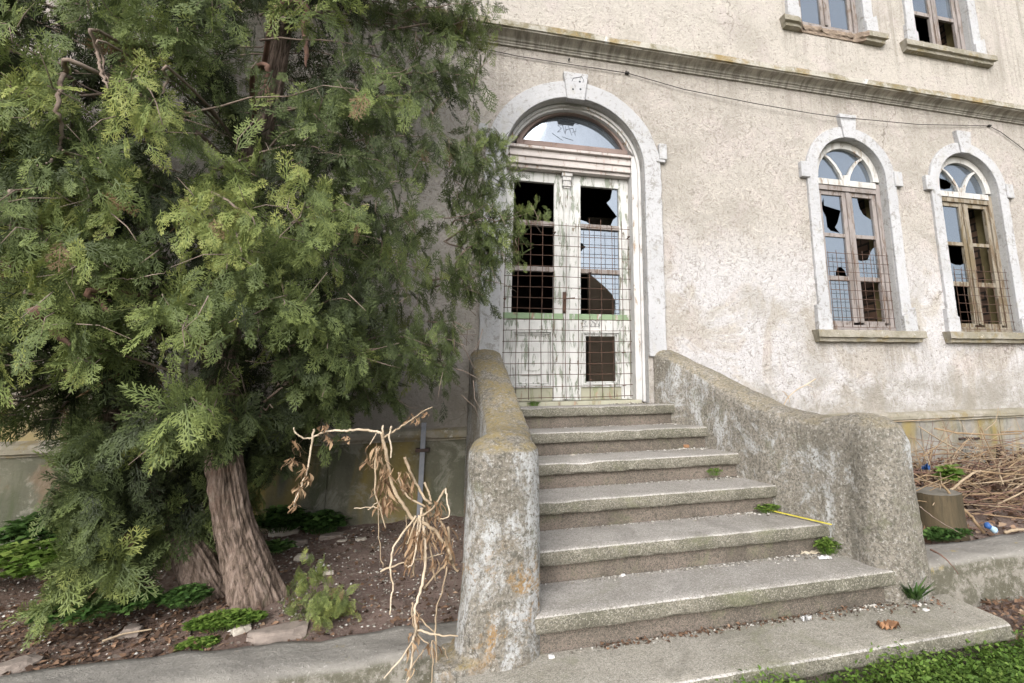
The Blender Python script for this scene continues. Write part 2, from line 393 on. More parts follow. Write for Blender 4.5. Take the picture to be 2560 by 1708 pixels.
M = dict(
 stucco=m_stucco(), paint=m_paint(), revealpaint=m_paint('grey_reveal_paint', (.44, .44, .44), .7), plinth=m_plinth(), cornice=m_cornice(), sill=m_sillstone(),
 doorwood=m_peel('peeling_door_paint', top=(.60, .595, .58), mid=(.27, .295, .245), wood=(.14, .115, .09), amount=.34, mid_amt=.75, scale=1.5), greenrail=m_peel('green_rail_paint', top=(.25, .34, .21), mid=(.5, .5, .47), amount=.25),
 casing=m_peel('white_casing_paint', top=(.54, .53, .525), mid=(.55, .53, .50), amount=.22), pinkcase=m_peel('pinkish_fanlight_paint', top=(.52, .475, .455), amount=.20, mid=(.45, .35, .32)),
 brownwood=m_peel('bare_brown_wood', top=(.245, .185, .165), mid=(.20, .14, .12), amount=.15), mulgreen=m_peel('mossy_grey_wood', top=(.36, .35, .27), mid=(.26, .27, .17), amount=.3),
 winwood=m_peel('weathered_window_wood', top=(.29, .258, .245), mid=(.21, .178, .16), wood=(.13, .10, .082), amount=.42), winwhite=m_peel('white_sash_paint', top=(.52, .51, .49), mid=(.38, .36, .33), amount=.3),
 winochre=m_peel('ochre_worn_window_wood', top=(.27, .235, .185), mid=(.165, .13, .08), wood=(.12, .09, .06), amount=.5),
 tread=m_stone('terrazzo_tread', (.365, .345, .318), (.28, .262, .235), speck=(.17, .155, .14), light=(.50, .475, .455), moss=.22, sscale=170), nosing=m_stone('algae_and_shade_nosing', (.20, .185, .15), (.135, .128, .098), speck=(.075, .07, .058), moss=.5, sscale=150, light=(.36, .34, .29)),  # nosing: algae stain, base also darkened for the weaker light on fronts
 riser=m_stone('reddish_washed_riser', (.185, .155, .13), (.115, .10, .082), speck=(.05, .05, .04), moss=.45, sscale=190, bump_d=.02, light=(.25, .20, .17)),
 edge=m_stone('worn_pale_edge', (.52, .49, .465), (.30, .28, .25), moss=.45, sscale=130),
 slab=m_stone('worn_bottom_slab', (.35, .325, .28), (.265, .245, .20), speck=(.15, .14, .115), light=(.48, .455, .41), moss=.42, sscale=190),
 postA=m_parapet('lichened_parapet', .95, .7, .26, .52, .8), postB=m_parapet('rough_grey_parapet', .55, .0, 0, .1, .30), kerb=m_kerb('mottled_kerb'),
 bark=m_bark(), soil=m_soil(), brick=m_brick(), glass=m_glass(),
 yellow_reveal=m_simple('ochre_inner_lining', (.36, .30, .15), (.28, .22, .11), 5), room=m_simple('shade_darkened_room_plaster', (.085, .065, .058), (.06, .045, .04), 3), roomdoor=m_simple('brown_inner_boards', (.17, .135, .10), (.12, .095, .07), 6, stretch=(1, 1, .1)),  # room plaster darkened in its colour to keep the interior dim
 rust=m_simple('rusty_bar', (.115, .062, .042), (.07, .045, .036), 30, .8, .001), iron=m_simple('dark_iron', (.055, .045, .042), (.09, .055, .045), 20, .6, .001, Metallic=.5),
 pen=m_simple('dark_pen', (.045, .05, .06), (.06, .065, .075), 20), cable=m_simple('black_cable', (.03, .028, .027), (.05, .046, .043), 20),
 greybar=m_simple('grey_painted_steel', (.20, .215, .25), (.27, .28, .31), 12, .5, .001),
 straw=m_simple('dry_straw', (.37, .29, .20), (.24, .18, .12), 9, .8, .002, stretch=(1, 1, .3)), heapstraw=m_simple('brown_heap_straw', (.30, .215, .13), (.20, .135, .08), 9, .85, .002),
 straw_pale=m_simple('pale_dry_stalk', (.57, .48, .37), (.40, .315, .22), 7, .8, .002), 
 branch=m_simple('grey_brown_branch', (.27, .215, .18), (.17, .125, .10), 14, .9, .006), reddead=m_simple('red_brown_dead_wood', (.20, .115, .085), (.12, .075, .06), 14, .9, .006),
 rock=m_simple('pale_stone', (.50, .45, .39), (.38, .34, .29), 9, .9, .01), rockd=m_simple('brown_stone', (.27, .225, .195), (.18, .15, .13), 9, .9, .01),
 yellowp=m_simple('yellow_plastic', (.62, .55, .08), (.52, .44, .06), 15, .4, .0005), paper=m_simple('dirty_paper', (.66, .58, .46), (.56, .48, .36), 9), white=m_simple('white_scrap', (.66, .65, .64), (.55, .54, .53), 9), blue=m_simple('blue_plastic', (.03, .09, .27), (.05, .13, .32), 9, .35), lightblue=m_simple('pale_blue_print', (.25, .42, .55), (.45, .53, .58), 9, .4), dryleaf=m_simple('dry_brown_leaf', (.30, .16, .085), (.22, .115, .06), 18),
 brokenstone=m_simple('broken_brown_render', (.30, .235, .18), (.15, .115, .09), 14, .95, .02, stretch=(1, 1, 3)),
 stump_side=m_simple('stump_bark', (.095, .072, .042), (.055, .044, .026), 6, stretch=(3, 3, .4), bumpd=.02, bscale=14), stump_top=m_simple('stump_cut', (.19, .175, .15), (.12, .11, .09), 7),
 turf=m_simple('dark_turf', (.045, .062, .02), (.08, .07, .035), 3, .95, .03),
 chips=m_tint('rubble_chips', (0, (.10, .09, .075)), (.4, (.25, .225, .19)), (.8, (.42, .40, .36)), (1, (.62, .60, .57)), trans=.0, rough=.95),
 litter=m_tint('leaf_litter', (0, (.055, .035, .026)), (.5, (.14, .085, .055)), (.85, (.25, .155, .10)), (1, (.36, .27, .19)), trans=.05, rough=.9),
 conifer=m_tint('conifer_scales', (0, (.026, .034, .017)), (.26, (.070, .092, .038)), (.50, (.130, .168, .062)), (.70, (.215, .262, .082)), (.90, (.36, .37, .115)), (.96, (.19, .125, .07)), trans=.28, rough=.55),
 weed=m_tint('fresh_weed_leaf', (0, (.055, .105, .02)), (.5, (.13, .22, .04)), (1, (.26, .35, .085)), trans=.3, rough=.5),
 darkweed=m_tint('dark_weed_leaf', (0, (.03, .065, .02)), (.6, (.07, .14, .035)), (1, (.13, .22, .06)), trans=.25, rough=.5),
 dryfol=m_tint('shrivelled_leaf', (0, (.16, .095, .055)), (.5, (.32, .21, .125)), (1, (.47, .35, .225)), trans=.15, rough=.8),
)

# ------------------------------------------------------------------ world and light
w = bpy.data.worlds.new('World'); sc.world = w; w.use_nodes = True
wt = w.node_tree; wt.nodes.clear()
SUN_EL, SUN_AZ = R(32), R(200)          # azimuth from +Y clockwise: behind the camera, a little to the left
sky = wt.nodes.new('ShaderNodeTexSky'); sky.sky_type = 'NISHITA'; sky.sun_disc = False
sky.sun_elevation = SUN_EL; sky.sun_rotation = SUN_AZ; sky.air_density = 1.0; sky.dust_density = 3.0; sky.ozone_density = 1.0
hs = wt.nodes.new('ShaderNodeHueSaturation'); hs.inputs['Saturation'].default_value = .32
bg = wt.nodes.new('ShaderNodeBackground'); bg.inputs[1].default_value = .15
wo = wt.nodes.new('ShaderNodeOutputWorld')
wt.links.new(sky.outputs[0], hs.inputs['Color']); wt.links.new(hs.outputs[0], bg.inputs[0]); wt.links.new(bg.outputs[0], wo.inputs[0])
sl = bpy.data.lights.new('sun', 'SUN'); sl.energy = 1.5; sl.angle = R(50); sl.color = (1, .98, .95)
so = bpy.data.objects.new('sun', sl); COL.objects.link(so)
sd = Vector((math.sin(SUN_AZ)*math.cos(SUN_EL), math.cos(SUN_AZ)*math.cos(SUN_EL), math.sin(SUN_EL)))
so.rotation_euler = sd.to_track_quat('Z', 'Y').to_euler(); so.location = (0, -6, 12)
sc.view_settings.view_transform = 'Standard'; sc.view_settings.look = 'None'; sc.view_settings.gamma = 1; sc.view_settings.exposure = .87
sc.cycles.max_bounces = 7; sc.cycles.diffuse_bounces = 3; sc.cycles.glossy_bounces = 3; sc.cycles.transparent_max_bounces = 10

# ------------------------------------------------------------------ building
def arcpts(cx, cz, r, a0, a1, n): return [(cx+r*math.cos(R(a0+(a1-a0)*i/n)), cz+r*math.sin(R(a0+(a1-a0)*i/n))) for i in range(n+1)]
def archpath(cx, hw, z0, zs, n=28): return [(cx+hw, z0)]+arcpts(cx, zs, hw, 0, 180, n)+[(cx-hw, z0)]
B = thing('old_building', (0, 0, 0), 'abandoned two storey stuccoed house with peeling arched door and broken windows', 'building')
DCX, DZS, DRI, DRO = .94, 3.262, .65, .815
WX = [(3.94, 0.), (5.54, 0.), (3.90, 3.42), (5.51, 3.405)]
WRI, WRO, WZS, WZ0 = .4325, .561, 3.43, 1.78
holes = [archpath(DCX, DRI, 1.09, DZS)] + [archpath(c, WRI, WZ0+dz-.05, WZS+dz) for c, dz in WX]
mb = MB()
outer = [(-12, .0), (16, .0), (16, 9.5), (-12, 9.5)]
tri = tessellate_polygon([[Vector((p[0], p[1], 0)) for p in l] for l in [outer]+holes])
flat = [p for l in [outer]+holes for p in l]; n = len(flat)
mb.add([(x, 0, z) for x, z in flat], [tuple(t) for t in tri], 0)
mb.add([(x, .5, z) for x, z in flat], [tuple(t) for t in tri], 3)
for l in holes:
    k = len(l)
    for (ya, yb, mi) in ((0, .14, 1), (.14, .31, 2), (.31, .5, 4)):
        mb.add([(x, ya, z) for x, z in l]+[(x, yb, z) for x, z in l], [(i, (i+1) % k, k+(i+1) % k, k+i) for i in range(k)], mi)
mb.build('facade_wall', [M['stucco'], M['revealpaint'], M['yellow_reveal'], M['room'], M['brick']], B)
# rooms behind (floors, back walls, side walls)
mb = MB()
for z0, z1 in ((1.06, 4.4), (4.5, 8.2)):
    mb.add([(-6, .5, z0), (9, .5, z0), (9, 5, z0), (-6, 5, z0), (-6, .5, z1), (9, .5, z1), (9, 5, z1), (-6, 5, z1)], [(0, 1, 2, 3), (4, 7, 6, 5), (1, 5, 6, 2), (2, 6, 7, 3), (3, 7, 4, 0)], 0)
mb.box(2.3, 2.4, .6, 4.9, 1.07, 4.38, 0)
mb.box(1.35, 2.05, 1.3, 1.36, 1.07, 3.2, 1)
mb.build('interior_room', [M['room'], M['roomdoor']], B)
# roof over the wall top, out of frame
mb = MB(); mb.box(-12.4, 16.4, -.6, 6, 9.5, 9.8); mb.build('eaves', M['cornice'], B)
mb = MB(); mb.box(-12, 16, 5.4, 5.6, 0, 9.5); mb.box(-12, -11.8, .5, 5.4, 0, 9.5); mb.box(15.8, 16, .5, 5.4, 0, 9.5); mb.build('rear_wall', M['stucco'], B)
# plinth: ledge, panels with joints
mb = MB()
def plinth_run(x0, x1, joints):
    xs = [x0]+joints+[x1]
    for a, b in zip(xs, xs[1:]): mb.box(a+.004, b-.004, -.045, .02, -.1, .886)
    mb.box(x0, x1, -.036, .01, -.1, .88)
plinth_run(-12, .3, [-8, -6.2, -4.4, -3.3, -2.4, -.905]); plinth_run(1.6, 16, [2.9, 4.05, 4.42, 4.95, 5.45, 6.6, 8, 10])
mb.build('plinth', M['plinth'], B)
mb = MB()
prof = [(.01, .975), (-.03, .972), (-.075, .955), (-.085, .935), (-.085, .905), (-.065, .892), (-.066, .882), (.01, .882)]
for x0, x1 in ((-12, .06), (1.62, 16)):
    N = 60; vs = []; k = len(prof)
    for i in range(N+1):
        x = x0+(x1-x0)*i/N
        for (y, z) in prof: vs.append((x, y+rnd.uniform(-.004, .004)*(y < 0), z+rnd.uniform(-.005, .005)))
    mb.add(vs, [(i*k+j, i*k+(j+1) % k, (i+1)*k+(j+1) % k, (i+1)*k+j) for i in range(N) for j in range(k)]+[tuple(range(k)), tuple(N*k+j for j in range(k))])
mb.build('plinth_ledge', M['sill'], B)
# string course
mb = MB()
cove = [(-.055-.105*(1-math.cos(R(a))), 4.396+.036*math.sin(R(a))) for a in range(0, 91, 15)]
prof = [(.01, 4.358), (-.024, 4.358), (-.026, 4.372), (-.036, 4.374), (-.042, 4.381), (-.036, 4.390), (-.052, 4.394)]+cove+[(-.163, 4.442), (-.182, 4.444), (-.184, 4.500), (-.165, 4.512), (-.02, 4.532), (.01, 4.535)]
N = 700; k = len(prof); vs = []
for i in range(N+1):
    x = -12+28*i/N
    for j, (y, z) in enumerate(prof):
        e = 1 if j >= k-5 else .25
        nn = noise.fractal(Vector((x*5, j*.7, 3)), 1, 2, 4)
        chip = max(0, noise.noise(Vector((x*2.3, j*.15, 9)))-.35)*.05 if k-5 <= j < k-2 else 0
        vs.append((x, y+e*.007*nn+chip, z+e*.004*nn-chip*.4))
mb.add(vs, [(i*k+j, i*k+j+1, (i+1)*k+j+1, (i+1)*k+j) for i in range(N) for j in range(k-1)])
mb.build('string_course', M['cornice'], B)

def jag(path, amp, seed):
    r = random.Random(seed); return [(x+r.uniform(-amp, amp), z+r.uniform(-amp, amp)) for x, z in path]
def densify(path, d=.06):
    out = []
    for (a, b) in zip(path, path[1:]):
        k = max(1, int(math.dist(a, b)/d))
        out += [(a[0]+(b[0]-a[0])*i/k, a[1]+(b[1]-a[1])*i/k) for i in range(k)]
    return out+[path[-1]]
def ring_pair(cx, ri, ro, z0, zs, seed=0, amp=.004):
    a = densify(archpath(cx, ri, z0, zs, 30)); 
    r = random.Random(seed); inn = []; out = []
    for x, z in a:
        if z <= zs: s = 1 if x > cx else -1; o = (cx+s*ro, z)
        else:
            d = math.hypot(x-cx, z-zs); o = (cx+(x-cx)/d*ro, zs+(z-zs)/d*ro)
        j = r.uniform(-amp, amp); k = r.uniform(-amp, amp)*.5
        inn.append((x+(k if z <= zs else 0), z)); out.append((o[0]+j, o[1]+j*.6))
    return inn, out
def surround(cx, ri, ro, z0, zs, y0, seed, parent, name='surround'):
    a, b = ring_pair(cx, ri+.002, ro, z0, zs, seed); q = MB(); q.band(a, b, y0, .012)
    return q.build(name, M['paint'], parent, bevel=.006)
def strokes(q, pts, f, y, r=.0022): q.tube([f(x, yy, y) for x, yy in pts], r, 4)

# ---- door
door = MB()                                    # timber casing round the whole opening
a, b = ring_pair(DCX, .620, DRI-.004, 1.13, DZS, 3, .001); door.band(a, b, .075, .20)
a, b = ring_pair(DCX, .598, .622, 3.45, DZS, 4, .002); 
sel = [i for i, p in enumerate(a) if p[1] >= 3.449]; door.band([a[i] for i in sel], [b[i] for i in sel], .10, .21)
door.box(1.5035, 1.5605, .10, .24, 1.14, 3.449)
door.box(.285, .2955, .10, .24, 1.14, 3.449)
D = door.build('door', M['casing'], B, bevel=.004)
q = MB(); cz = 3.30                             # pinkish inner moulding and brown light frame of the fanlight
bl = [(p[0], p[1]) for p in arcpts(.948, 3.315, .575, 20.5, 159.5, 36)]; gl = [(p[0], p[1]) for p in arcpts(.948, 3.315, .535, 23, 157, 36)]
q.band(gl, bl, .155, .235, 0); q.box(.41, 1.486, .15, .235, 3.483, 3.532, 0)
FAN = q.build('fanlight_frame', M['brownwood'], D, bevel=.003)
q = MB(); g = arcpts(.948, 3.315, .54, 23.5, 156.5, 36); q.prism([(p[0], p[1]) for p in g], .205, .209)
q.build('pane', M['glass'], D)
q = MB()
for pts in ([(618, 238), (570, 240), (600, 264), (566, 296), (592, 290)], [(606, 232), (632, 312), (632, 250)], [(632, 300), (655, 240), (686, 322)], [(636, 276), (692, 264)], [(692, 262), (714, 326), (720, 264)], [(690, 298), (714, 288)],
            [(524, 304), (560, 330), (612, 364)], [(604, 332), (640, 346), (697, 364)], [(546, 186), (600, 184), (588, 204), (640, 212), (618, 190)], [(546, 178), (640, 192), (690, 202), (742, 232)], [(640, 212), (680, 222), (735, 232)]):
    strokes(q, pts, DT, .204)
q.build('scratched_tag', M['pen'], D)
q = MB()                                        # transom beam with its mouldings
for (z0, z1, y) in ((3.425, 3.452, .085), (3.392, 3.424, .12), (3.352, 3.390, .105), (3.318, 3.350, .125), (3.284, 3.316, .115), (3.252, 3.282, .145)): q.box(.297, 1.502, y, .235, z0, z1)
q.build('transom', M['pinkcase'], D, bevel=.004)
GR = [(2.772, 3.152), (2.340, 2.727), (1.918, 2.297)]
def leaf(x0, x1, g0, g1, panel, nm):
    q = MB(); y0, y1 = .22, .265
    q.box(x0, g0, y0, y1, 1.15, 3.248); q.box(g1, x1, y0, y1, 1.15, 3.248)
    q.box(g0, g1, y0, y1, 3.152, 3.248)
    q.box(g0, g1, y0+.006, y1, 1.15, 1.262, 2)
    q.box(g0, g1, y0-.008, y1, 2.727, 2.772, 3); q.box(g0, g1, y0-.008, y1, 2.297, 2.340, 3)
    q.box(g0, g1, y0, y1, 1.765, 1.862, 0); q.box(x0+.001, x1-.001, y0-.006, y1-.003, 1.864, 1.917, 1)
    # bolection moulding of the lower panel
    for (d, y) in ((0, .208), (.022, .222), (.036, .234)):
        e = .02 if d == 0 else .012
        q.box(g0+d, g0+d+e, y, y1-.001, 1.262+d, 1.765-d); q.box(g1-d-e, g1-d, y, y1-.001, 1.262+d, 1.765-d)
        q.box(g0+d+e, g1-d-e, y, y1-.001, 1.262+d, 1.262+d+e); q.box(g0+d+e, g1-d-e, y, y1-.001, 1.765-d-e, 1.765-d)
    if panel:
        q.box(g0+.045, g1-.045, .245, .262, 1.305, 1.72)
        q.box(g0+.10, g1-.10, .228, .246, 1.37, 1.655); q.box(g0+.135, g1-.135, .218, .229, 1.41, 1.615)
    return q.build(nm, [M['doorwood'], M['greenrail'], M['mulgreen'], M['winwood']], D, bevel=.003)
leaf(.297, .886, .402, .775, True, 'door_leaf'); leaf(.892, 1.502, 1.028, 1.404, False, 'door_leaf')
q = MB(); q.box(.862, .918, .198, .221, 1.16, 3.12); q.box(.868, .875, .190, .199, 1.2, 3.1); q.box(.900, .906, .190, .199, 1.2, 3.1)
q.build('cover_strip', M['doorwood'], D, bevel=.003)
q = MB(); 
for (z0, z1, e, y) in ((3.215, 3.25, .022, .165), (3.175, 3.214, .014, .175), (3.135, 3.174, .006, .185), (3.118, 3.134, .014, .175), (3.10, 3.117, .004, .187)): q.box(.862-e, .918+e, y, .215, z0, z1)
q.build('strip_capital', M['casing'], D, bevel=.004)
q = MB(); q.box(.855, .886, .186, .2, 1.915, 2.11); q.box(.862, .880, .170, .188, 1.93, 1.965); q.tube([(.87, .18, 2.04), (.87, .14, 2.04), (.90, .135, 2.043), (.955, .135, 2.05)], .006, 6)
q.build('door_handle', M['rust'], D)
q = MB()
for pts in ([(925, 632), (967, 640), (944, 660), (966, 690), (930, 692)], [(1000, 624), (1090, 630), (1092, 690), (1002, 692), (1000, 624)], [(1006, 690), (1030, 640), (1046, 690), (1070, 640), (1090, 690)], [(1010, 632), (1060, 670)]): strokes(q, pts, DB, .2135, .0018)
q.build('scratched_tag', M['pen'], D)
q = MB(); q.box(.28, 1.53, .02, .27, 1.09, 1.148); q.build('threshold', M['mulgreen'], D, bevel=.006)
def panepoly(x0, x1, z0, z1, uv): return [(x0+u*(x1-x0), z0+v*(z1-z0)) for u, v in uv]
FULL = [(0, 0), (1, 0), (1, 1), (0, 1)]
def pane(x0, x1, z0, z1, uv, y, parent, hole=None):
    q = MB(); q.prism(panepoly(x0, x1, z0, z1, uv), y, y+.004, holes=[panepoly(x0, x1, z0, z1, hole)] if hole else ())
    return q.build('pane', M['glass'], parent)
gx0, gx1 = 1.026, 1.406
pane(gx0, gx1, 2.770, 3.155, [(.86, 1), (.80, .72), (.70, .62), (.84, .44), (.97, .28), (.86, .18), (.80, .03), (.55, .0), (1, 0), (1, 1)], .245, D)
pane(gx0, gx1, 2.770, 3.155, [(0, 0), (.32, 0), (.16, .09), (0, .13)], .245, D)
pane(gx0, gx1, 2.338, 2.729, [(0, 0), (1, 0), (1, 1), (0, 1), (0, .64), (.07, .65), (.08, .60), (.14, .57), (.13, .53), (.07, .50), (.05, .46), (0, .43)], .245, D)
pane(gx0, gx1, 1.916, 2.299, [(.86, 0), (1, 0), (1, 1), (.25, 1), (.40, .88), (.62, .70), (.80, .52), (.88, .36), (.88, .16)], .245, D)
# rusted welded mesh fixed over the door
q = MB()
vx = [.332, .443, .551, .657, .760, .871, .984, 1.089, 1.198, 1.304, 1.400, 1.463]
for i, x in enumerate(vx):
    top = 2.47 if i == 0 else 2.735+(.06 if i in (7, 8, 10) else rnd.uniform(-.005, .012)); j = rnd.uniform(-.006, .006)
    q.tube([(x+j, .122, 1.165), (x-j, .122+rnd.uniform(-.006, .006), 1.6), (x+j*.5, .122, 2.1), (x, .122, top)], .0031, 5)
zs = [1.18+.0957*i for i in range(17)]
for i, z in enumerate(zs):
    x0 = .325 if z < 2.46 else .40; x1 = 1.478
    q.tube([(x0, .1165, z-.004+rnd.uniform(-.004, .004)), (.7, .1165+rnd.uniform(-.004, .004), z+rnd.uniform(-.004, .004)), (1.1, .1165, z+rnd.uniform(-.004, .004)), (x1, .1165, z+.004)], .0031, 5)
for (x, z) in ((.331, 2.02), (1.089, 2.28), (1.40, 1.56), (1.463, 2.64), (1.40, 1.27), (1.089, 1.32), (.76, 2.64)): q.tube([(x-.012, .112, z), (x+.014, .110, z+.006), (x+.01, .2, z+.004)], .005, 5)
q.build('grille', M['rust'], D, smooth=True)
# plaster surround of the door
S = surround(DCX, DRI, DRO, 1.52, DZS, -.036, 11, B, 'door_surround')
def keystone(cx, z0, z1, h0, h1, y, parent):
    q = MB(); q.prism([(cx-h0, z0), (cx+h0, z0), (cx+h1, z1), (cx-h1, z1)], y, .014); return q.build('keystone', M['paint'], parent, bevel=.006)
K = keystone(.927, 3.885, 4.155, .082, .118, -.06, S)
for (x, y) in ((577, 172), (549, 203), (580, 203)): p = at(1100+x/1.6508, 100+y/1.6508, -.062); q = MB(); q.tube([p, p+Vector((0, .01, 0))], .010, 8); q.build('painted_mark', M['pen'], S)
q = MB()
for pts in ([(545, 170), (550, 158), (585, 152), (592, 165), (590, 176)],): q.tube([at(1100+x/1.6508, 100+y/1.6508, -.061) for x, y in pts], .003, 4)
q.build('painted_mark', M['pen'], S)
for s in (1, -1):
    q = MB(); q.box(*sorted((DCX+s*.80, DCX+s*.878)), -.052, .013, 3.385, 3.545); q.box(*sorted((DCX+s*.77, DCX+s*.862)), -.046, .01, 3.355, 3.386); q.build('impost', M['paint'], S, bevel=.008)

# ---- windows
GX = [(-.32, -.07), (.07, .32)]; GZ = [(2.82, 3.24), (2.36, 2.775), (1.89, 2.305)]
def window(c, dz, panes, fanholes, seed, grille=None, wood='winwood', broken_sill=False):
    fm = MB(); y0, y1 = .075, .13; rr = random.Random(seed)
    a, b = ring_pair(c, .352, WRI-.003, WZ0+dz+.01, WZS+dz, seed, .001); 
    fm.band([p for p, z in zip(a, b) if p[1] >= WZS+dz-.02], [z for p, z in zip(a, b) if p[1] >= WZS+dz-.02], y0-.01, y1, 1)
    for s in (1, -1):
        fm.box(*sorted((c+s*.372, c+s*(WRI-.003))), y0-.005, y1+.01, 1.835+dz, 3.405+dz, 0)
        fm.box(*sorted((c+s*.322, c+s*.370)), y0+.012, y1, 1.87+dz, 3.288+dz, 0)
        fm.box(*sorted((c+s*.010, c+s*.066)), y0+.012, y1, 1.87+dz, 3.288+dz, 0)
        for (za, zb) in ((3.242, 3.288), (2.777, 2.818), (2.307, 2.358), (1.845, 1.888)):
            fm.box(*sorted((c+s*.066, c+s*.322)), y0+.016, y1-.004, za+dz, zb+dz, 0)
    fm.box(c-.020, c+.020, y0-.004, y0+.011, 1.88+dz, 3.28+dz, 0)
    fm.box(c-.37, c+.37, y0-.020, y1, 3.345+dz, 3.412+dz, 1); fm.box(c-.37, c+.37, y0-.008, y1, 3.29+dz, 3.343+dz, 0)
    fm.box(c-.42, c+.42, y0-.02, y1+.02, 1.79+dz, 1.843+dz, 0)
    for s in (1, -1):                                     # curved glazing bars of the arched light
        pts = [(c+s*.018, 3.42), (c+s*.045, 3.50), (c+s*.10, 3.59), (c+s*.17, 3.665), (c+s*.255, 3.715)]
        o = [(x, z+dz) for x, z in pts]; off = [(x+s*.028, z-.014) for x, z in o]
        fm.band(o, off, y0, y1-.01, 1)
    fm.prism([(c-.04, 3.412+dz), (c+.04, 3.412+dz), (c+.028, 3.475+dz), (c-.028, 3.475+dz)], y0-.012, y0+.02, 1)
    W = fm.build('window', [M[wood], M['winwhite']], B, bevel=.003)
    su = surround(c, WRI, WRO, WZ0+dz+.02, WZS+dz, -.034, seed+20, W)
    keystone(c, 3.855+dz, 4.13+dz, .070, .110, -.056, W)
    for s in (1, -1):
        q = MB(); q.box(*sorted((c+s*.535, c+s*.640)), -.052, .012, 3.36+dz, 3.53+dz); q.build('impost', M['paint'], W, bevel=.008)
        q = MB(); q.prism([(c+s*.436, 1.775+dz), (c+s*.600, 1.775+dz), (c+s*.595, 2.030+dz), (c+s*.436, 1.935+dz)][::s], -.055, .012); q.build('jamb_block', M['paint'], W, bevel=.006)
    q = MB(); N = 40; vs = []
    prof = [(.01, 1.782), (-.10, 1.775), (-.108, 1.768), (-.108, 1.705), (-.075, 1.698), (-.07, 1.665), (-.03, 1.66), (.01, 1.66)]; k = len(prof)
    for i in range(N+1):
        t = i/N; sh_ = .645+(.04 if dz else 0); x = c-sh_+2*sh_*t
        bz = 0
        if broken_sill: bz = max(0, min(1, (t-.14)*14, (.80-t)*14))*(.085+.05*noise.noise(Vector((t*26, 1, 0))))
        for j, (y, z) in enumerate(prof):
            yy = min(y+bz, -.012) if (bz > 0 and 1 <= j <= 6) else y; zz = z+rr.uniform(-.003, .003)-(bz*.35*(j in (1, 2)))+(bz > 0)*rr.uniform(-.014, .014)*(1 <= j <= 5)
            if j >= 4: x2 = c+(x-c)*.955
            else: x2 = x
            vs.append((x2, min(yy+rr.uniform(-.003, .003)*(0 < j < k-1), .01), zz+dz))
    q.add(vs, [(i*k+j, i*k+(j+1) % k, (i+1)*k+(j+1) % k, (i+1)*k+j) for i in range(N) for j in range(k)]+[tuple(range(k)), tuple(N*k+j for j in range(k))])
    if broken_sill:
        for fi in range(N*k):
            if .15 < (fi//k+.5)/N < .79: q.m[fi] = 1
    q.build('sill', [M['sill'], M['brokenstone']], W)
    for (ci, ri), (uv, hole) in panes.items():
        x0, x1 = GX[ci]; z0, z1 = GZ[ri]; pane(c+x0-.004, c+x1+.004, z0+dz-.004, z1+dz+.004, uv, .108, W, hole)
    q = MB(); q.prism(arcpts(c, WZS+dz, .356, -2, 182, 30), .108, .112, holes=[[(c+x, WZS+dz+z) for x, z in h] for h in fanholes]); q.build('pane', M['glass'], W)
    if grille:
        x0, x1, z0, z1, dx, dzz = grille; q = MB()
        nx = int(round((x1-x0)/dx)); nz_ = int(round((z1-z0)/dzz))
        for i in range(nx+1):
            x = x0+(x1-x0)*i/nx; q.tube([(x+rr.uniform(-.006, .006), .012, z0), (x, .012+rr.uniform(-.005, .005), (z0+z1)/2), (x+rr.uniform(-.005, .005), .012, z1+rr.uniform(.015, .06))], .0031, 5)
        for i in range(nz_+1):
            z = z0+(z1-z0)*i/nz_; q.tube([(x0-.012, .006, z+rr.uniform(-.005, .005)), ((x0+x1)/2, .006+rr.uniform(-.004, .004), z+rr.uniform(-.004, .004)), (x1+.012, .006, z+rr.uniform(-.005, .005))], .0031, 5)
        q.build('grille', M['rust'], W, smooth=True)
    return W
hA = [(.04, .75), (.18, .92), (.16, .72), (.95, .62), (.75, .3), (.6, .17), (.8, .03), (.38, .07), (.22, .16), (.2, .42), (.05, .62)]
window(3.94, 0, {(0, 0): (FULL, hA), (1, 0): ([(0, 0), (1, 0), (1, .42), (.74, .50), (.56, .56), (.40, .72), (.32, 1), (0, 1)], None),
    (0, 1): ([(0, 0), (.40, 0), (.42, .10), (.52, .22), (.70, .24), (.86, .16), (.93, 0), (1, 0), (1, 1), (0, 1)], None),
    (1, 1): ([(0, 0), (1, 0), (1, .82), (.84, .76), (.66, .62), (.54, .46), (.18, .42), (0, .46)], None), (0, 2): (FULL, None)}, [], 31, (3.575, 4.305, 1.815, 2.575, .104, .094))
window(5.54, 0, {(0, 0): (FULL, None), (0, 1): ([(0, 0), (1, 0), (1, .52), (.7, .46), (.4, .47), (.15, .53), (0, .50)], None)}, [[(-.31, .03), (-.30, .16), (-.17, .14), (-.10, .10), (-.13, .04), (-.22, .02)]], 32, (5.19, 5.93, 1.815, 2.47, .104, .094), 'winochre')
window(3.90, 3.42, {(i, j): (FULL, None) for i in (0, 1) for j in (0, 1, 2)}, [], 33, None, 'winwood', True)
window(5.51, 3.405, {(i, j): (FULL, None) for i in (0, 1) for j in (0, 1)}, [], 34)

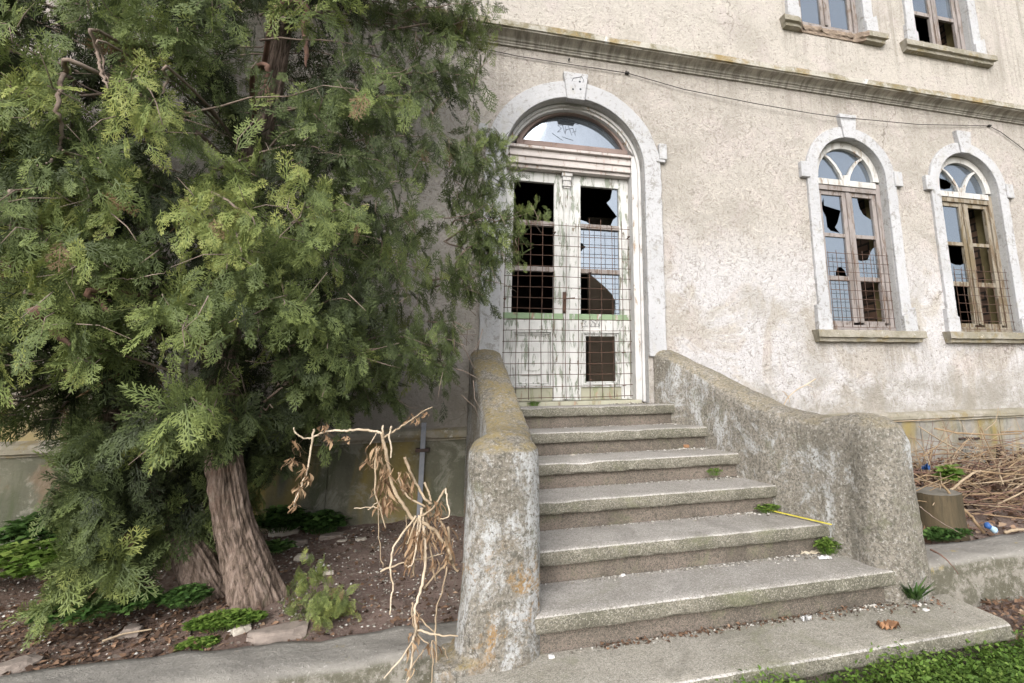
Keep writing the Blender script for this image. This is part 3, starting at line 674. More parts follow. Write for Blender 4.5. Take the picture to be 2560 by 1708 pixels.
# ---- cable along the facade
q = MB()
pts = [CN(x, y, d) for x, y, d in ((-60, 196, -.03), (0, 203, -.03), (40, 207, -.02), (200, 240, -.02), (420, 275, -.02), (660, 311, -.025), (900, 380, -.03), (1200, 440, -.05), (1440, 482, -.06), (1560, 499, -.068), (1640, 506, -.068), (1900, 530, -.04), (2200, 536, -.02))]+[WN(x, y, -.02) for x, y in ((1300, 200), (1380, 260), (1440, 306), (1520, 380))]
q.tube(pts, .0042, 5); 
for x, y in ((38, 207), (660, 311), (2202, 536)): p = CN(x, y, -.015); q.box(p.x-.02, p.x+.02, -.03, .004, p.z-.008, p.z+.008)
p = CN(412, 258, -.01); q.tube([p, p+Vector((0, -.03, .0))], .008, 6)
tag(recenter(q.build('cable', M['cable'])), 'thin black cable sagging across the facade below the string course', 'cable')

# ------------------------------------------------------------------ staircase
ST = thing('entrance_staircase', (1.2, -1.2, 0), 'weathered stone stairs of seven steps between rough curved parapets', 'stairs')
TY = [-.265-.3437*(7-k) for k in range(1, 8)]; TZ = [1.116-.16*(7-k) for k in range(1, 8)]
LX = [.03, .20, .22, .24, .25, .26, .25]; RX = [2.56, 2.345, 2.15, 2.0, 1.93, 1.85, 1.80]
def noisy_slab(x0, x1, y0, y1, z0, z1, nx, seed, skew=0):
    """slab with worn front edge; top (0), front (1)"""
    q = MB(); prof = [(y1, z1, 0), (y0+.06, z1, 0), (y0+.010, z1-.0005, 0), (y0+.001, z1-.006, 2), (y0, z1-.012, 1), (y0+.001, z0+.012, 1), (y0+.010, z0, 1), (y1, z0, 1)]
    k = len(prof); vs = []
    for i in range(nx+1):
        t = i/nx; x = x0+(x1-x0)*t
        for j, (y, z, mi) in enumerate(prof):
            w_ = noise.fractal(Vector((x*9, seed*3.3, j*.4)), 1, 2, 4)*.004
            chip = max(0, noise.noise(Vector((x*4.5, seed*5.1, 2)))-.30)*.06 if j in (2, 3, 4) else 0
            if j in (0, 7): w_ = chip = 0
            vs.append((x, y+w_+chip+skew*(t-.5)*(y0 == y or j < 7), z-chip*.5-abs(w_)*.4))
    for i in range(nx):
        for j in range(k):
            j2 = (j+1) % k
            if j == k-1: continue
            q.add([vs[i*k+j], vs[i*k+j2], vs[(i+1)*k+j2], vs[(i+1)*k+j]], [(0, 1, 2, 3)], prof[j2][2] if j < k-1 else 0)
    q.add([vs[j] for j in range(k)], [tuple(range(k))], 1); q.add([vs[nx*k+j] for j in range(k)], [tuple(range(k))], 1)
    return q
for k in range(7):
    y0 = TY[k]; z = TZ[k]; yb = TY[k+1]+.035 if k < 6 else .03
    th = .072 if k else .066
    q = noisy_slab(LX[k], RX[k], y0, yb, z-th, z, 150, k)
    s = q.build('step', [M['slab'] if k == 0 else M['tread'], M['nosing']], ST, smooth=True, merge=True)
    s.data.materials.append(M['edge'])
    md = s.modifiers.new('split', 'EDGE_SPLIT'); md.split_angle = R(50)
    q = MB(); zb = TZ[k-1]-.03 if k else -.1
    q.box(LX[k]+(.12 if k == 0 else 0), RX[k]-(.06 if k == 0 else 0), y0+.042+(.03 if k == 0 else 0), y0+.26, zb, z-th-.0005)
    q.build('riser', M['riser'], s)
# fill under the treads so nothing is hollow
q = MB()
for k in range(1, 7): q.box(LX[k], RX[k], TY[k]+.25, .0, -.05, TZ[k]-.09)
q.build('stair_core', M['riser'], ST)

def cr(pts, n):
    """smooth path through control tuples"""
    out = []; P = [pts[0]]+list(pts)+[pts[-1]]
    for i in range(1, len(P)-2):
        for j in range(n):
            t = j/n; a, b, c, d = P[i-1], P[i], P[i+1], P[i+2]
            out.append(tuple(.5*((2*b[q_])+(c[q_]-a[q_])*t+(2*a[q_]-5*b[q_]+4*c[q_]-d[q_])*t*t+(3*b[q_]-a[q_]-3*c[q_]+d[q_])*t**3) for q_ in range(len(b))))
    return out+[tuple(pts[-1])]
def parapet(path, post, name, mat, seed, boxes=()):
    """path: (x,y,top,halfwidth); post: (x,y,r,[(z,r)...])"""
    q = MB(); P = cr(path, 8); vs = []; fs = []; prof_n = 9
    for i, (x, y, zt, hw) in enumerate(P):
        a = P[max(i-1, 0)]; b = P[min(i+1, len(P)-1)]; tx, ty = b[0]-a[0], b[1]-a[1]; L = math.hypot(tx, ty); nx, ny = -ty/L, tx/L
        ring = [(-hw*1.06, -.05), (-hw, .5*zt), (-hw, zt-.07)]+[(-hw*math.cos(R(an)), zt-.07+.07*math.sin(R(an))) for an in (30, 60, 90, 120, 150)]+[(hw, zt-.07), (hw, .5*zt), (hw*1.06, -.05)]
        K_ = len(ring)
        for (d, z) in ring: vs.append((x+nx*d, y+ny*d, z))
    for i in range(len(P)-1):
        for j in range(K_-1): fs.append((i*K_+j, i*K_+j+1, (i+1)*K_+j+1, (i+1)*K_+j))
        fs.append((i*K_+K_-1, i*K_, (i+1)*K_, (i+1)*K_+K_-1))
    fs += [tuple(range(K_)), tuple((len(P)-1)*K_+j for j in range(K_))]
    q.add(vs, fs)
    px, py, prof = post; n = 40; vs = []; fs = []
    for (z, r_, dx, dy) in prof:
        for k in range(n):
            an = 2*math.pi*k/n; c_, s_ = math.cos(an), math.sin(an)
            e = (abs(c_)**2.6+abs(s_)**2.6)**(-1/2.6)                    # slightly squared round
            vs.append((px+dx+r_*e*c_, py+dy+r_*e*s_, z))
    for i in range(len(prof)-1):
        for k in range(n): fs.append((i*n+k, i*n+(k+1) % n, (i+1)*n+(k+1) % n, (i+1)*n+k))
    fs += [tuple(range(n)), tuple((len(prof)-1)*n+k for k in range(n))]
    q.add(vs, fs)
    for bx in boxes: q.box(*bx)
    o = q.build(name, mat, ST, merge=False)
    md = o.modifiers.new('fuse', 'REMESH'); md.mode = 'VOXEL'; md.voxel_size = .014; md.use_smooth_shade = True
    md = o.modifiers.new('soften', 'SMOOTH'); md.factor = .5; md.iterations = 7
    bake_mods(o); roughen(o, .0035, 18, seed, .006, 4.2)
    o.data.polygons.foreach_set('use_smooth', [True]*len(o.data.polygons))
    return o
parapet([(.185, .03, 1.60, .128), (.195, -.3, 1.50, .128), (.235, -.7, 1.31, .130), (.268, -1.05, 1.145, .131), (.272, -1.28, 1.075, .133), (.235, -1.55, 1.055, .14), (.21, -1.80, 1.04, .14)],
        (.208, -1.84, [(-.05, .172, 0, 0), (.1, .185, 0, -.01), (.22, .182, -.004, -.008), (.42, .172, 0, 0), (.95, .160, 0, 0), (1.00, .158, 0, 0), (1.035, .13, 0, .01), (1.075, .06, 0, .05), (1.085, .02, 0, .08)]), 'parapet', M['postA'], 1, [(-.06, .285, -2.035, -1.62, -.05, .19)])
parapet([(1.745, .03, 1.60, .125), (1.81, -.15, 1.535, .13), (1.945, -.45, 1.40, .138), (2.045, -.85, 1.245, .145), (2.11, -1.2, 1.135, .15), (2.21, -1.48, 1.082, .155), (2.29, -1.70, 1.095, .158), (2.315, -1.80, 1.10, .16)],
        (2.318, -1.82, [(-.05, .178, .01, 0), (.25, .180, .01, 0), (.6, .170, .004, 0), (.95, .165, -.004, 0), (1.04, .145, -.008, .01), (1.085, .10, -.02, .03), (1.105, .05, -.03, .05)]), 'parapet', M['postB'], 2)

# ------------------------------------------------------------------ kerbs (low retaining walls)
def kerb(x0, x1, yb, yf, zt, name, label, seed, zend=None):
    q = MB(); nx = int((x1-x0)/.035); prof = []
    pts = [(yb, -.1), (yb, zt-.03), (yb-.015, zt), (yf+.05, zt-.006), (yf+.015, zt-.018), (yf, zt-.05), (yf-.025, .05), (yf-.04, -.1)]
    for a, b in zip(pts, pts[1:]):
        kk = max(1, int(math.dist(a, b)/.03)); prof += [(a[0]+(b[0]-a[0])*i/kk, a[1]+(b[1]-a[1])*i/kk) for i in range(kk)]
    prof.append(pts[-1]); k = len(prof); vs = [(x0+(x1-x0)*i/nx, y, z) for i in range(nx+1) for y, z in prof]
    q.add(vs, [(i*k+j, i*k+j+1, (i+1)*k+j+1, (i+1)*k+j) for i in range(nx) for j in range(k-1)]+[tuple(range(k)), tuple(nx*k+j for j in range(k))])
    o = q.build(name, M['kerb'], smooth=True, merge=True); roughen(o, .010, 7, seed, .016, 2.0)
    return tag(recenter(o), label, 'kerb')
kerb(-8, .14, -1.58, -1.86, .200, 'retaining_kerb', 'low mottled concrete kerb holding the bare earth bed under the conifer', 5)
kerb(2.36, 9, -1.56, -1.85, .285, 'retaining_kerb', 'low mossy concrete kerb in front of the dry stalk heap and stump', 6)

# ------------------------------------------------------------------ ground
def grid(name, x0, x1, y0, y1, nx, ny, fz, mat, amp, sc_, seed, label=None):
    xs = np.linspace(x0, x1, nx+1); ys = np.linspace(y0, y1, ny+1); q = MB()
    vs = [(x, y, fz(x, y)+noise.fractal(Vector((x*sc_, y*sc_, seed)), 1, 2, 4)*amp) for y in ys for x in xs]
    q.add(vs, [(j*(nx+1)+i, j*(nx+1)+i+1, (j+1)*(nx+1)+i+1, (j+1)*(nx+1)+i) for j in range(ny) for i in range(nx)])
    o = q.build(name, mat, smooth=True); return tag(o, label, None, None, 'structure')
def zl(x, y):
    b = .175+.15*(y+1.6)/1.6
    b += .05*math.exp(-((x+.95)**2+(y+1.2)**2)/.09)
    return b
def zr(x, y): return .23+.20*(y+1.6)/1.6
grid('soil', -8, .12, -1.64, -.03, 260, 56, zl, M['soil'], .022, 4, 1)
grid('soil', 2.2, 9, -1.6, -.03, 150, 40, zr, M['soil'], .03, 4, 2)
g = grid('ground', -250, 250, -400, 6, 10, 10, lambda x, y: -.06, M['turf'], 0, 1, 3)
grid('lawn', -6, 7, -4.2, -1.7, 130, 40, lambda x, y: -.005, M['turf'], .02, 4, 4)
grid('soil', 2.45, 4.2, -2.35, -1.75, 40, 20, lambda x, y: .02+.03*(y+2.35), M['soil'], .02, 5, 8)

# ------------------------------------------------------------------ leafy helpers (numpy)
rng = np.random.default_rng(11)
def unit(v): return v/np.maximum(np.linalg.norm(v, axis=-1, keepdims=True), 1e-9)
def frames(d, up):
    d = unit(d); s = unit(np.cross(up, d)); n = np.cross(d, s); return d, s, n
def spray_template(seed, ns=11):
    """flat scale-leaf frond along +x in the x,y plane: finger-like branchlets"""
    r = np.random.default_rng(seed); P = []; T = []
    def blade(a, b, w, t, tip=.55):
        a = np.array(a); b = np.array(b); d = b-a; L = np.linalg.norm(d); n_ = np.array([-d[1], d[0]])/max(L, 1e-6)*w
        P.extend([a-n_, a+n_, b+n_*tip, b-n_*tip]); T.extend([t-.12, t-.12, t+.06, t+.06])
    bend = r.uniform(-.12, .12)
    ax = lambda s: np.array([s, bend*s*s])
    for i in range(4): blade(ax(i/4), ax(i/4+.26), .017*(1-i*.15), .2+.1*i, .8)
    for i in range(ns):
        s = .08+.88*i/ns; sd = 1 if i % 2 else -1; an = R(r.uniform(32, 50))*sd
        l = (.40*(1-s)**.7*min(1, .55+s*2)+.09)*r.uniform(.75, 1.2); p = ax(s); d = np.array([math.cos(an), math.sin(an)])
        blade(p, p+d*l, .0135, .38+.3*s)
        m_ = max(1, int(l/.105))
        for j in range(m_):
            q_ = p+d*l*(.25+.70*j/m_)
            for s2 in (1, -1):
                if r.random() < .12: continue
                a2 = an+s2*R(r.uniform(28, 46)); l2 = (.15*(1-.6*j/m_)+.035)*r.uniform(.7, 1.2)*min(1, .4+l)
                blade(q_, q_+np.array([math.cos(a2), math.sin(a2)])*l2, .0130, .50+.3*s+.15*j/m_)
    P = np.array(P); z = -.12*P[:, 0]**2+r.normal(0, .008, len(P)); return np.column_stack([P, z]), np.array(T)
TPL = [spray_template(i, ns=int(10+i % 4)) for i in range(10)]
def place_sprays(pos, dr, up, size, tint, rim=1.0):
    V = []; A = []; d, s, n_ = frames(dr, up); which = rng.integers(0, len(TPL), len(pos))
    for k, (tv, tt) in enumerate(TPL):
        ix = np.where(which == k)[0]
        if not len(ix): continue
        curl = rng.uniform(-.35, .5, len(ix))
        zz = tv[None, :, 2]-curl[:, None]*(tv[None, :, 0]**2)
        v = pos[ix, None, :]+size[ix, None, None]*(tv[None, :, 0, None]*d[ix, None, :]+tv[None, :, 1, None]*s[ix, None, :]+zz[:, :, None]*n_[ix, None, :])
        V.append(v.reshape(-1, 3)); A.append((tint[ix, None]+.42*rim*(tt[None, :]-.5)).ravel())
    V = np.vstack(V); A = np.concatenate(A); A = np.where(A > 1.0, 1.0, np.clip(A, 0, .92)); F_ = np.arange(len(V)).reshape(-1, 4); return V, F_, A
def leaves(pos, dr, up, L, W, tint, fold=.25):
    """simple kite leaves: 4 verts"""
    d, s, n_ = frames(dr, up); L = L[:, None]; W = W[:, None]
    a = pos; b = pos+d*L*.45+s*W+n_*W*fold; c = pos+d*L-n_*L*.12; e = pos+d*L*.45-s*W+n_*W*fold
    V = np.stack([a, b, c, e], 1).reshape(-1, 3); return V, np.arange(len(V)).reshape(-1, 4), np.repeat(tint, 4)

# ------------------------------------------------------------------ conifer
TB = Vector((-.93, -1.2, .2))
TR = thing('conifer_tree', TB, 'large drooping scale-leaved conifer on twin leaning trunks left of the stairs', 'tree')
def trunk(path, rads, name, seed, n=112, m=None, sub=9):
    P = cr([tuple(p)+(r_,) for p, r_ in zip(path, rads)], sub); V = []; fs = []
    for i, (x, y, z, r_) in enumerate(P):
        for k in range(n):
            an = 2*math.pi*k/n; c_, s_ = math.cos(an), math.sin(an)
            lob = 1+.30*math.exp(-max(0, z-.20)/.13)*max(0, math.sin(an*2.5+seed*2))+.10*noise.noise(Vector((c_*1.4, s_*1.4, z*.8+seed)))+.05*math.sin(an*3+z*2+seed)
            tw = an+z*.5
            f = noise.fractal(Vector((math.cos(tw)*8.5, math.sin(tw)*8.5, z*1.7+seed)), 1, 2.1, 5)
            rr_ = r_*lob+.016*f*min(1, r_/.06)+.008*noise.noise(Vector((math.cos(tw)*16, math.sin(tw)*16, z*5)))*min(1, r_/.06)
            V.append((x+c_*rr_, y+s_*rr_, z))
    N = len(P)
    for i in range(N-1):
        for k in range(n): fs.append((i*n+k, i*n+(k+1) % n, (i+1)*n+(k+1) % n, (i+1)*n+k))
    q = MB(); q.add(V, fs); return q.build(name, m or M['bark'], TR, smooth=True)
c1 = [Z5(x, y, -1.18) for x, y in ((1180, 1300), (1175, 1200), (1120, 1000), (1062, 800), (1032, 570))]
p1 = [tuple(c1[0])]+[tuple(v) for v in c1[1:]]+[(-1.22, -1.16, 1.2), (-1.27, -1.12, 1.7), (-1.25, -1.08, 2.5), (-1.18, -1.05, 3.4), (-1.2, -1.0, 4.6), (-1.3, -1.0, 5.6)]
trunk(p1, [.150, .122, .098, .082, .075, .072, .072, .06, .048, .03, .012], 'trunk', 1, sub=22)
c2 = [Z5(x, y, -1.05) for x, y in ((1010, 1260), (990, 1180), (920, 1050), (845, 910))]
p2 = [tuple(v) for v in c2]+[(-1.62, -1.0, .85), (-1.85, -.95, 1.4), (-1.98, -.95, 2.2), (-2.05, -.95, 3.2), (-2.1, -1, 4.4)]
trunk(p2, [.12, .095, .085, .078, .07, .06, .05, .035, .015], 'trunk', 2, sub=20)

zk = [.35, .6, .9, 1.1, 1.25, 1.5, 1.8, 2.2, 2.6, 3.0, 3.4, 3.8, 4.3, 5.0, 5.6, 6.2]
xr_ = [-1.55, -1.35, -.98, -.62, -.36, -.10, -.02, .04, .10, .00, -.06, .02, -.02, -.3, -.8, -1.3]
xl_ = [-1.75, -1.80, -1.82, -1.86, -2.2, -2.85, -3.1, -3.25, -3.35, -3.4, -3.4, -3.3, -3.2, -2.9, -2.4, -1.8]
ryf = [.25, .42, .65, .80, .90, .98, 1.05, 1.1, 1.1, 1.1, 1.1, 1.08, 1.05, .95, .7, .3]      # forward reach (from y=-1.05)
ryb = [.2, .35, .55, .7, .75, .8, .85, .85, .85, .85, .85, .85, .85, .8, .6, .3]
def shell(z, th, f=1.0):
    xr, xl = np.interp(z, zk, xr_), np.interp(z, zk, xl_); c = (xr+xl)/2; h = (xr-xl)/2
    co, si = np.cos(th), np.sin(th); e = 2.4
    q = (np.abs(co)**e+np.abs(si)**e)**(-1/e)
    ry = np.where(si < 0, np.interp(z, zk, ryf), np.interp(z, zk, ryb))
    return np.stack([c+h*q*co*f, -1.05+ry*q*si*f, z], -1)
PV, PD, PU, PS, PT = [], [], [], [], []
bough = MB()
def add_bough(base, tip, lift, ns, sz, tint, spread=.55, wood=True, start=.3):
    ns = int(ns*1.9); sz = sz*.68; hab = rng.normal(-.12, .30) if tip[0] < -.9 else rng.normal(-.55, .35)
    mid = (base+tip)/2+np.array([0, 0, lift])+rng.normal(0, .05, 3); t = np.linspace(start, 1.0, ns)+rng.uniform(-.03, .03, ns)
    tt = t[:, None]; p = (1-tt)**2*base+2*tt*(1-tt)*mid+tt**2*tip
    d = unit(2*(1-tt)*(mid-base)+2*tt*(tip-mid)); wid = .30*np.linalg.norm(tip-base)*np.clip(1.15-t, .1, .6)
    side = unit(np.cross(d, unit(np.array([0, 0, 1.])+rng.normal(0, .6, 3))))*np.where(np.arange(ns) % 2 == 0, 1, -1)[:, None]
    off = wid[:, None]*rng.random((ns, 1))
    p = p+side*off+d*off*.6+rng.normal(0, .02, (ns, 3))
    dr = unit(d+side*spread*rng.uniform(.2, 1.4, (ns, 1))+rng.normal(0, .30, (ns, 3))+np.array([0, 0, hab]))
    outw = unit(p*np.array([1, 1, 0])-np.array([-1.4, -.9, 0])); tang = np.stack([-outw[:, 1], outw[:, 0], outw[:, 2]*0], 1)
    vert = np.where(rng.random((ns, 1)) < (.74 if hab < .1 else .42), -1., 1.)*rng.uniform(.5, 1.1, (ns, 1))
    dv = unit(tang*rng.normal(0, .50, (ns, 1))+np.array([0, 0, 1.])*vert+outw*rng.uniform(.05, .5, (ns, 1)))
    dr = np.where(rng.random((ns, 1)) < .80, dv, dr)
    up = unit(outw*.7+rng.normal(0, .7, (ns, 3))+np.array([0, 0, .3]))
    PV.append(p); PD.append(dr); PU.append(up); PS.append(sz*rng.uniform(.65, 1.35, ns)*(1.08-.25*t)); PT.append(np.where(rng.random(ns) < .010, 1.3, np.minimum(tint+rng.normal(0, .10, ns), .74)))
    if wood and rng.random() < .6 and min(base[2], tip[2]) > 1.05:
        s = np.linspace(0, .9, 7)[:, None]; c_ = (1-s)**2*base+2*s*(1-s)*mid+s**2*tip+rng.normal(0, .012, (7, 3))
        bough.tube([Vector(x) for x in c_], list(np.linspace(.007, .0015, 7)), 5)
    for k in range(2):                                    # thin bare twiglets
        i = rng.integers(0, ns); a_ = p[i]; b_ = a_+unit(dr[i]+rng.normal(0, .6, 3))*rng.uniform(.08, .22)
        if rng.random() < .8 and a_[2] > 1.15: bough.tube([Vector(a_), Vector((a_+b_)/2+rng.normal(0, .015, 3)), Vector(b_)], [.0025, .002, .001], 4)
NB = 900
zz = rng.uniform(.45, 5.6, NB*3); keep = rng.random(NB*3) < np.interp(zz, [.4, 1, 4.4, 5.0, 6], [.45, 1, 1, .5, .3]); zz = zz[keep][:NB]
th = rng.uniform(0, 2*np.pi, len(zz)); fr = rng.random(len(zz)) < .45; th = np.where(fr, -rng.uniform(.02, 1.0, len(zz))*np.pi, th)
rad = np.clip(rng.normal(.93, .10, len(zz)), .6, 1.08)
clump = np.array([noise.noise(Vector((math.cos(a)*2.2, math.sin(a)*2.2, z_*1.5))) for a, z_ in zip(th, zz)])
tips = shell(zz, th, 1.0)
for i in range(len(zz)):
    if noise.noise(Vector(tuple(tips[i]*1.5)))+noise.noise(Vector(tuple(tips[i]*3.3)))*.6 < (-.16 if tips[i][0] < -.8 else (-.14 if tips[i][2] > 3.3 else .02)): continue
    f = rad[i]+.10*clump[i]
    tip = shell(zz[i], th[i], f); base = shell(max(.5, zz[i]-rng.uniform(-.05, .35)), th[i]+rng.normal(0, .25), f*rng.uniform(.45, .65))
    tint = .36+.20*clump[i]+rng.normal(0, .09)+.10*(tip[0] < -1.0)
    if rng.random() < .16: tint += .24
    tip[1] = min(tip[1], -.16); base[1] = min(base[1], -.25)
    droop = rng.uniform(-.05, .18)
    tip = tip-np.array([0, 0, rng.uniform(0, .22)])
    add_bough(base, tip, droop, int(rng.integers(9, 15)), rng.uniform(.16, .26), tint)
# inner filling, tint set dark to paint in the crown's inner shade
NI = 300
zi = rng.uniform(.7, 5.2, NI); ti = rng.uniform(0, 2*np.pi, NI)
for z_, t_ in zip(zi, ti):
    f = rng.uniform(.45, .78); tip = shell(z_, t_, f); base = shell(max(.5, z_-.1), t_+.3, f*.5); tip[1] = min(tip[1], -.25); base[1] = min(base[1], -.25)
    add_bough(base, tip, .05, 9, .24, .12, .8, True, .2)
# boughs reaching out past the outline: over the door, the parapet and the bed
for (u, v, y, bu, bv, by, sz, tn, lift) in (
    (1255, 350, -1.02, 1160, 420, -.95, .17, .48, .05), (1330, 530, -1.05, 1120, 600, -.95, .18, .50, .06), (1300, 590, -1.0, 1130, 660, -.95, .19, .45, .05), (1345, 525, -1.05, 1210, 560, -1.0, .13, .52, .03), (1290, 640, -1.0, 1150, 640, -.9, .17, .45, .0),
    (1250, 450, -1.0, 1090, 520, -.95, .2, .40, .04), (1195, 960, -1.15, 1060, 900, -1.05, .17, .36, -.02), (1160, 985, -1.1, 1040, 880, -1.0, .17, .34, .02), (1230, 690, -1.05, 1080, 700, -.95, .19, .42, .04),
    (1225, 330, -1.0, 1120, 380, -.95, .18, .46, .03), (1215, 400, -1.05, 1100, 430, -.95, .19, .50, .04), (1285, 430, -1.05, 1180, 470, -.98, .16, .52, .04), (1255, 560, -1.05, 1120, 560, -.95, .19, .48, .02), (1240, 620, -1.0, 1110, 600, -.95, .19, .44, .0), (1215, 740, -1.0, 1080, 720, -.95, .19, .44, .0), (1205, 830, -1.0, 1070, 800, -.95, .18, .42, -.02), (1200, 170, -.95, 1090, 220, -.9, .18, .46, .03), (1195, 60, -.95, 1080, 120, -.9, .18, .44, .03), (1230, 500, -1.0, 1100, 500, -.95, .18, .46, .0), (1180, 860, -1.05, 1050, 830, -1.0, .18, .40, -.02),
    (860, 1030, -1.25, 700, 990, -1.15, .17, .42, .04), (820, 1120, -1.25, 690, 1010, -1.15, .18, .44, .03), (745, 1130, -1.3, 620, 1010, -1.2, .16, .52, .05), (930, 1000, -1.1, 800, 920, -1.1, .18, .36, .02), (1000, 1010, -1.0, 900, 900, -1.0, .19, .33, .02),
    (200, 740, -2.0, 40, 690, -1.8, .22, .66, .06), (300, 540, -2.05, 120, 480, -1.8, .22, .70, .06), (110, 230, -2.1, 0, 300, -1.8, .22, .72, .06), (400, 330, -2.1, 300, 200, -1.9, .2, .74, .03), (620, 590, -2.1, 540, 480, -2.0, .15, .70, .02), (530, 620, -2.1, 430, 470, -2.0, .15, .74, .02), (610, 640, -2.1, 530, 500, -2.0, .13, .76, .02), (210, 780, -2.0, 60, 710, -1.85, .2, .62, .03),
    (770, 600, -2.0, 640, 690, -1.8, .2, .56, .05), (720, 760, -1.95, 600, 690, -1.8, .2, .52, .03), (560, 780, -2.0, 420, 760, -1.8, .2, .56, .05), (860, 880, -1.8, 730, 830, -1.6, .2, .50, .04), (780, 800, -1.9, 660, 760, -1.7, .19, .52, .03),
    (300, 1480, -1.45, 380, 1200, -1.35, .2, .40, -.02), (350, 1500, -1.4, 420, 1200, -1.3, .18, .42, -.02), (240, 1420, -1.45, 330, 1150, -1.35, .2, .38, .0), (420, 1390, -1.4, 440, 1150, -1.3, .18, .42, .0), (190, 1330, -1.4, 320, 1080, -1.3, .2, .36, .0), (520, 1330, -1.35, 470, 1120, -1.25, .16, .40, .0), (120, 1150, -1.4, 300, 1040, -1.3, .2, .38, .0), (160, 1240, -1.4, 300, 1080, -1.3, .2, .36, .0), (330, 1350, -1.5, 360, 1100, -1.4, .2, .44, .0), (410, 1280, -1.5, 400, 1060, -1.4, .2, .40, .0), (250, 1250, -1.5, 300, 1020, -1.4, .2, .38, .0),
    (480, 1240, -1.45, 440, 1020, -1.35, .19, .38, .0), (560, 1160, -1.4, 500, 1000, -1.3, .17, .42, .0), (530, 1080, -1.5, 470, 900, -1.4, .2, .46, .0), (60, 1060, -1.3, 240, 960, -1.3, .2, .34, .0)):
    b_ = np.array(at(bu, bv, by)); t_ = np.array(at(u, v, y)); add_bough(b_, t_, lift, 15, sz, tn, .5, True, .2)
    add_bough(b_, t_+rng.normal(0, .05, 3), lift+.03, 11, sz*.85, tn-.06, .7, False, .15)
pos, dr, up, sz, tn = (np.concatenate(a) for a in (PV, PD, PU, PS, PT))
ok = (pos[:, 1] < -.10) & (pos[:, 2] > .22)
ok &= ~((pos[:, 1] < -1.12) & (pos[:, 0] > -1.42) & (pos[:, 0] < -.70) & (pos[:, 2] < 1.10))      # bare lower trunk
ok &= ~((pos[:, 0] > -.06) & (pos[:, 2] < 1.80) & (pos[:, 1] > -1.4))
ok &= ~((pos[:, 0] < -1.72) & (pos[:, 2] < 1.18) & (pos[:, 1] < -.45))
V, F_, A = place_sprays(pos[ok], dr[ok], up[ok], sz[ok], tn[ok])
V[:, 1] = np.minimum(V[:, 1], -.03)
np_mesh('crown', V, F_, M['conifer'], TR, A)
bough.build('boughs', M['branch'], TR, smooth=True)
for pts, r0, r1, mt in (
    ([(430, 140), (427, 220), (432, 290), (455, 340), (470, 385)], .014, .007, 'branch'), ([(465, 190), (448, 250), (452, 310), (472, 360)], .008, .006, 'branch'),
    ([(345, 280), (290, 315), (268, 350), (256, 430), (250, 480), (268, 560), (262, 630), (245, 680), (160, 725)], .017, .008, 'branch'), ([(740, 300), (728, 360), (700, 420)], .013, .007, 'branch'), ([(1470, 580), (1480, 640), (1470, 685), (1420, 710)], .012, .006, 'branch'), ([(300, 668), (335, 700), (365, 770), (395, 880)], .008, .005, 'branch'),
    ([(62, 830), (55, 920), (40, 1020)], .012, .009, 'branch'), ([(172, 1345), (230, 1430), (325, 1515)], .030, .020, 'reddead'), ([(408, 1265), (440, 1320), (485, 1375)], .022, .013, 'reddead'), ([(330, 1160), (420, 1205), (560, 1217), (640, 1205), (725, 1185)], .005, .003, 'branch'),
    ([(1330, 20), (1322, 120), (1335, 200), (1330, 290)], .024, .018, 'reddead'), ([(1170, 290), (1160, 370), (1172, 440)], .022, .018, 'reddead'), ([(1640, 1040), (1655, 1110), (1650, 1180)], .007, .004, 'branch'), ([(1900, 950), (2020, 940), (2130, 885)], .007, .003, 'branch'), ([(1610, 690), (1665, 715)], .007, .004, 'branch'), ([(640, 1380), (760, 1420), (975, 1530)], .0, .0, '')):
    if not mt: continue
    y = -2.02 if pts[0][0] < 1000 else -1.62
    if pts[0][0] > 1800: y = -1.1
    W3 = [tuple(T6(a, b, y+.05*math.sin(i*1.3))) for i, (a, b) in enumerate(pts)]
    if y < -1.3:                                          # grows out of the nearer trunk
        tx = -1.25 if W3[0][0] > -1.6 else -1.95
        W3 = [(tx, -1.06, W3[0][2]-.12), ((tx*.5+W3[0][0]*.5), -1.5, W3[0][2]+.02)]+W3
    q = MB(); P = cr(W3, 5); q.tube([(a+rng.normal(0, .003), b, c_+rng.normal(0, .003)) for a, b, c_ in P], [r_*.62*min(1, .25+.25*(len(P)-1-i)) for i, r_ in enumerate(np.linspace(r0, r1, len(P)))], 8)
    o = q.build('limb', M[mt], TR, smooth=True)

# young conifer in the bed
JC = Z5(1440, 1270, -1.42)
JT = thing('conifer_seedling', (JC.x, -1.42, .18), 'knee-high yellow green conifer seedling between the trunk and the kerb', 'shrub')
PV, PD, PU, PS, PT = [], [], [], [], []; bough = MB()
for (u, v, y) in ((1400, 1030, -1.38), (1370, 1060, -1.40), (1440, 1050, -1.35), (1340, 1120, -1.45), (1470, 1110, -1.4), (1590, 1160, -1.42), (1620, 1220, -1.45), (1540, 1190, -1.5), (1480, 1290, -1.55), (1420, 1200, -1.5), (1360, 1160, -1.35), (1560, 1230, -1.38)):
    p = np.array(Z5(u, v, y)); b_ = np.array([JC.x+rng.normal(0, .02), -1.42+rng.normal(0, .02), .20]); add_bough(b_, p, .04, 9, .10, .62, .6, True, .3)
pos, dr, up, sz, tn = (np.concatenate(a) for a in (PV, PD, PU, PS, PT))
V, F_, A = place_sprays(pos, dr, up, sz, tn); V[:, 2] = np.maximum(V[:, 2], .20)
np_mesh('foliage', V, F_, M['conifer'], JT, A); bough.build('stem', M['branch'], JT, smooth=True)

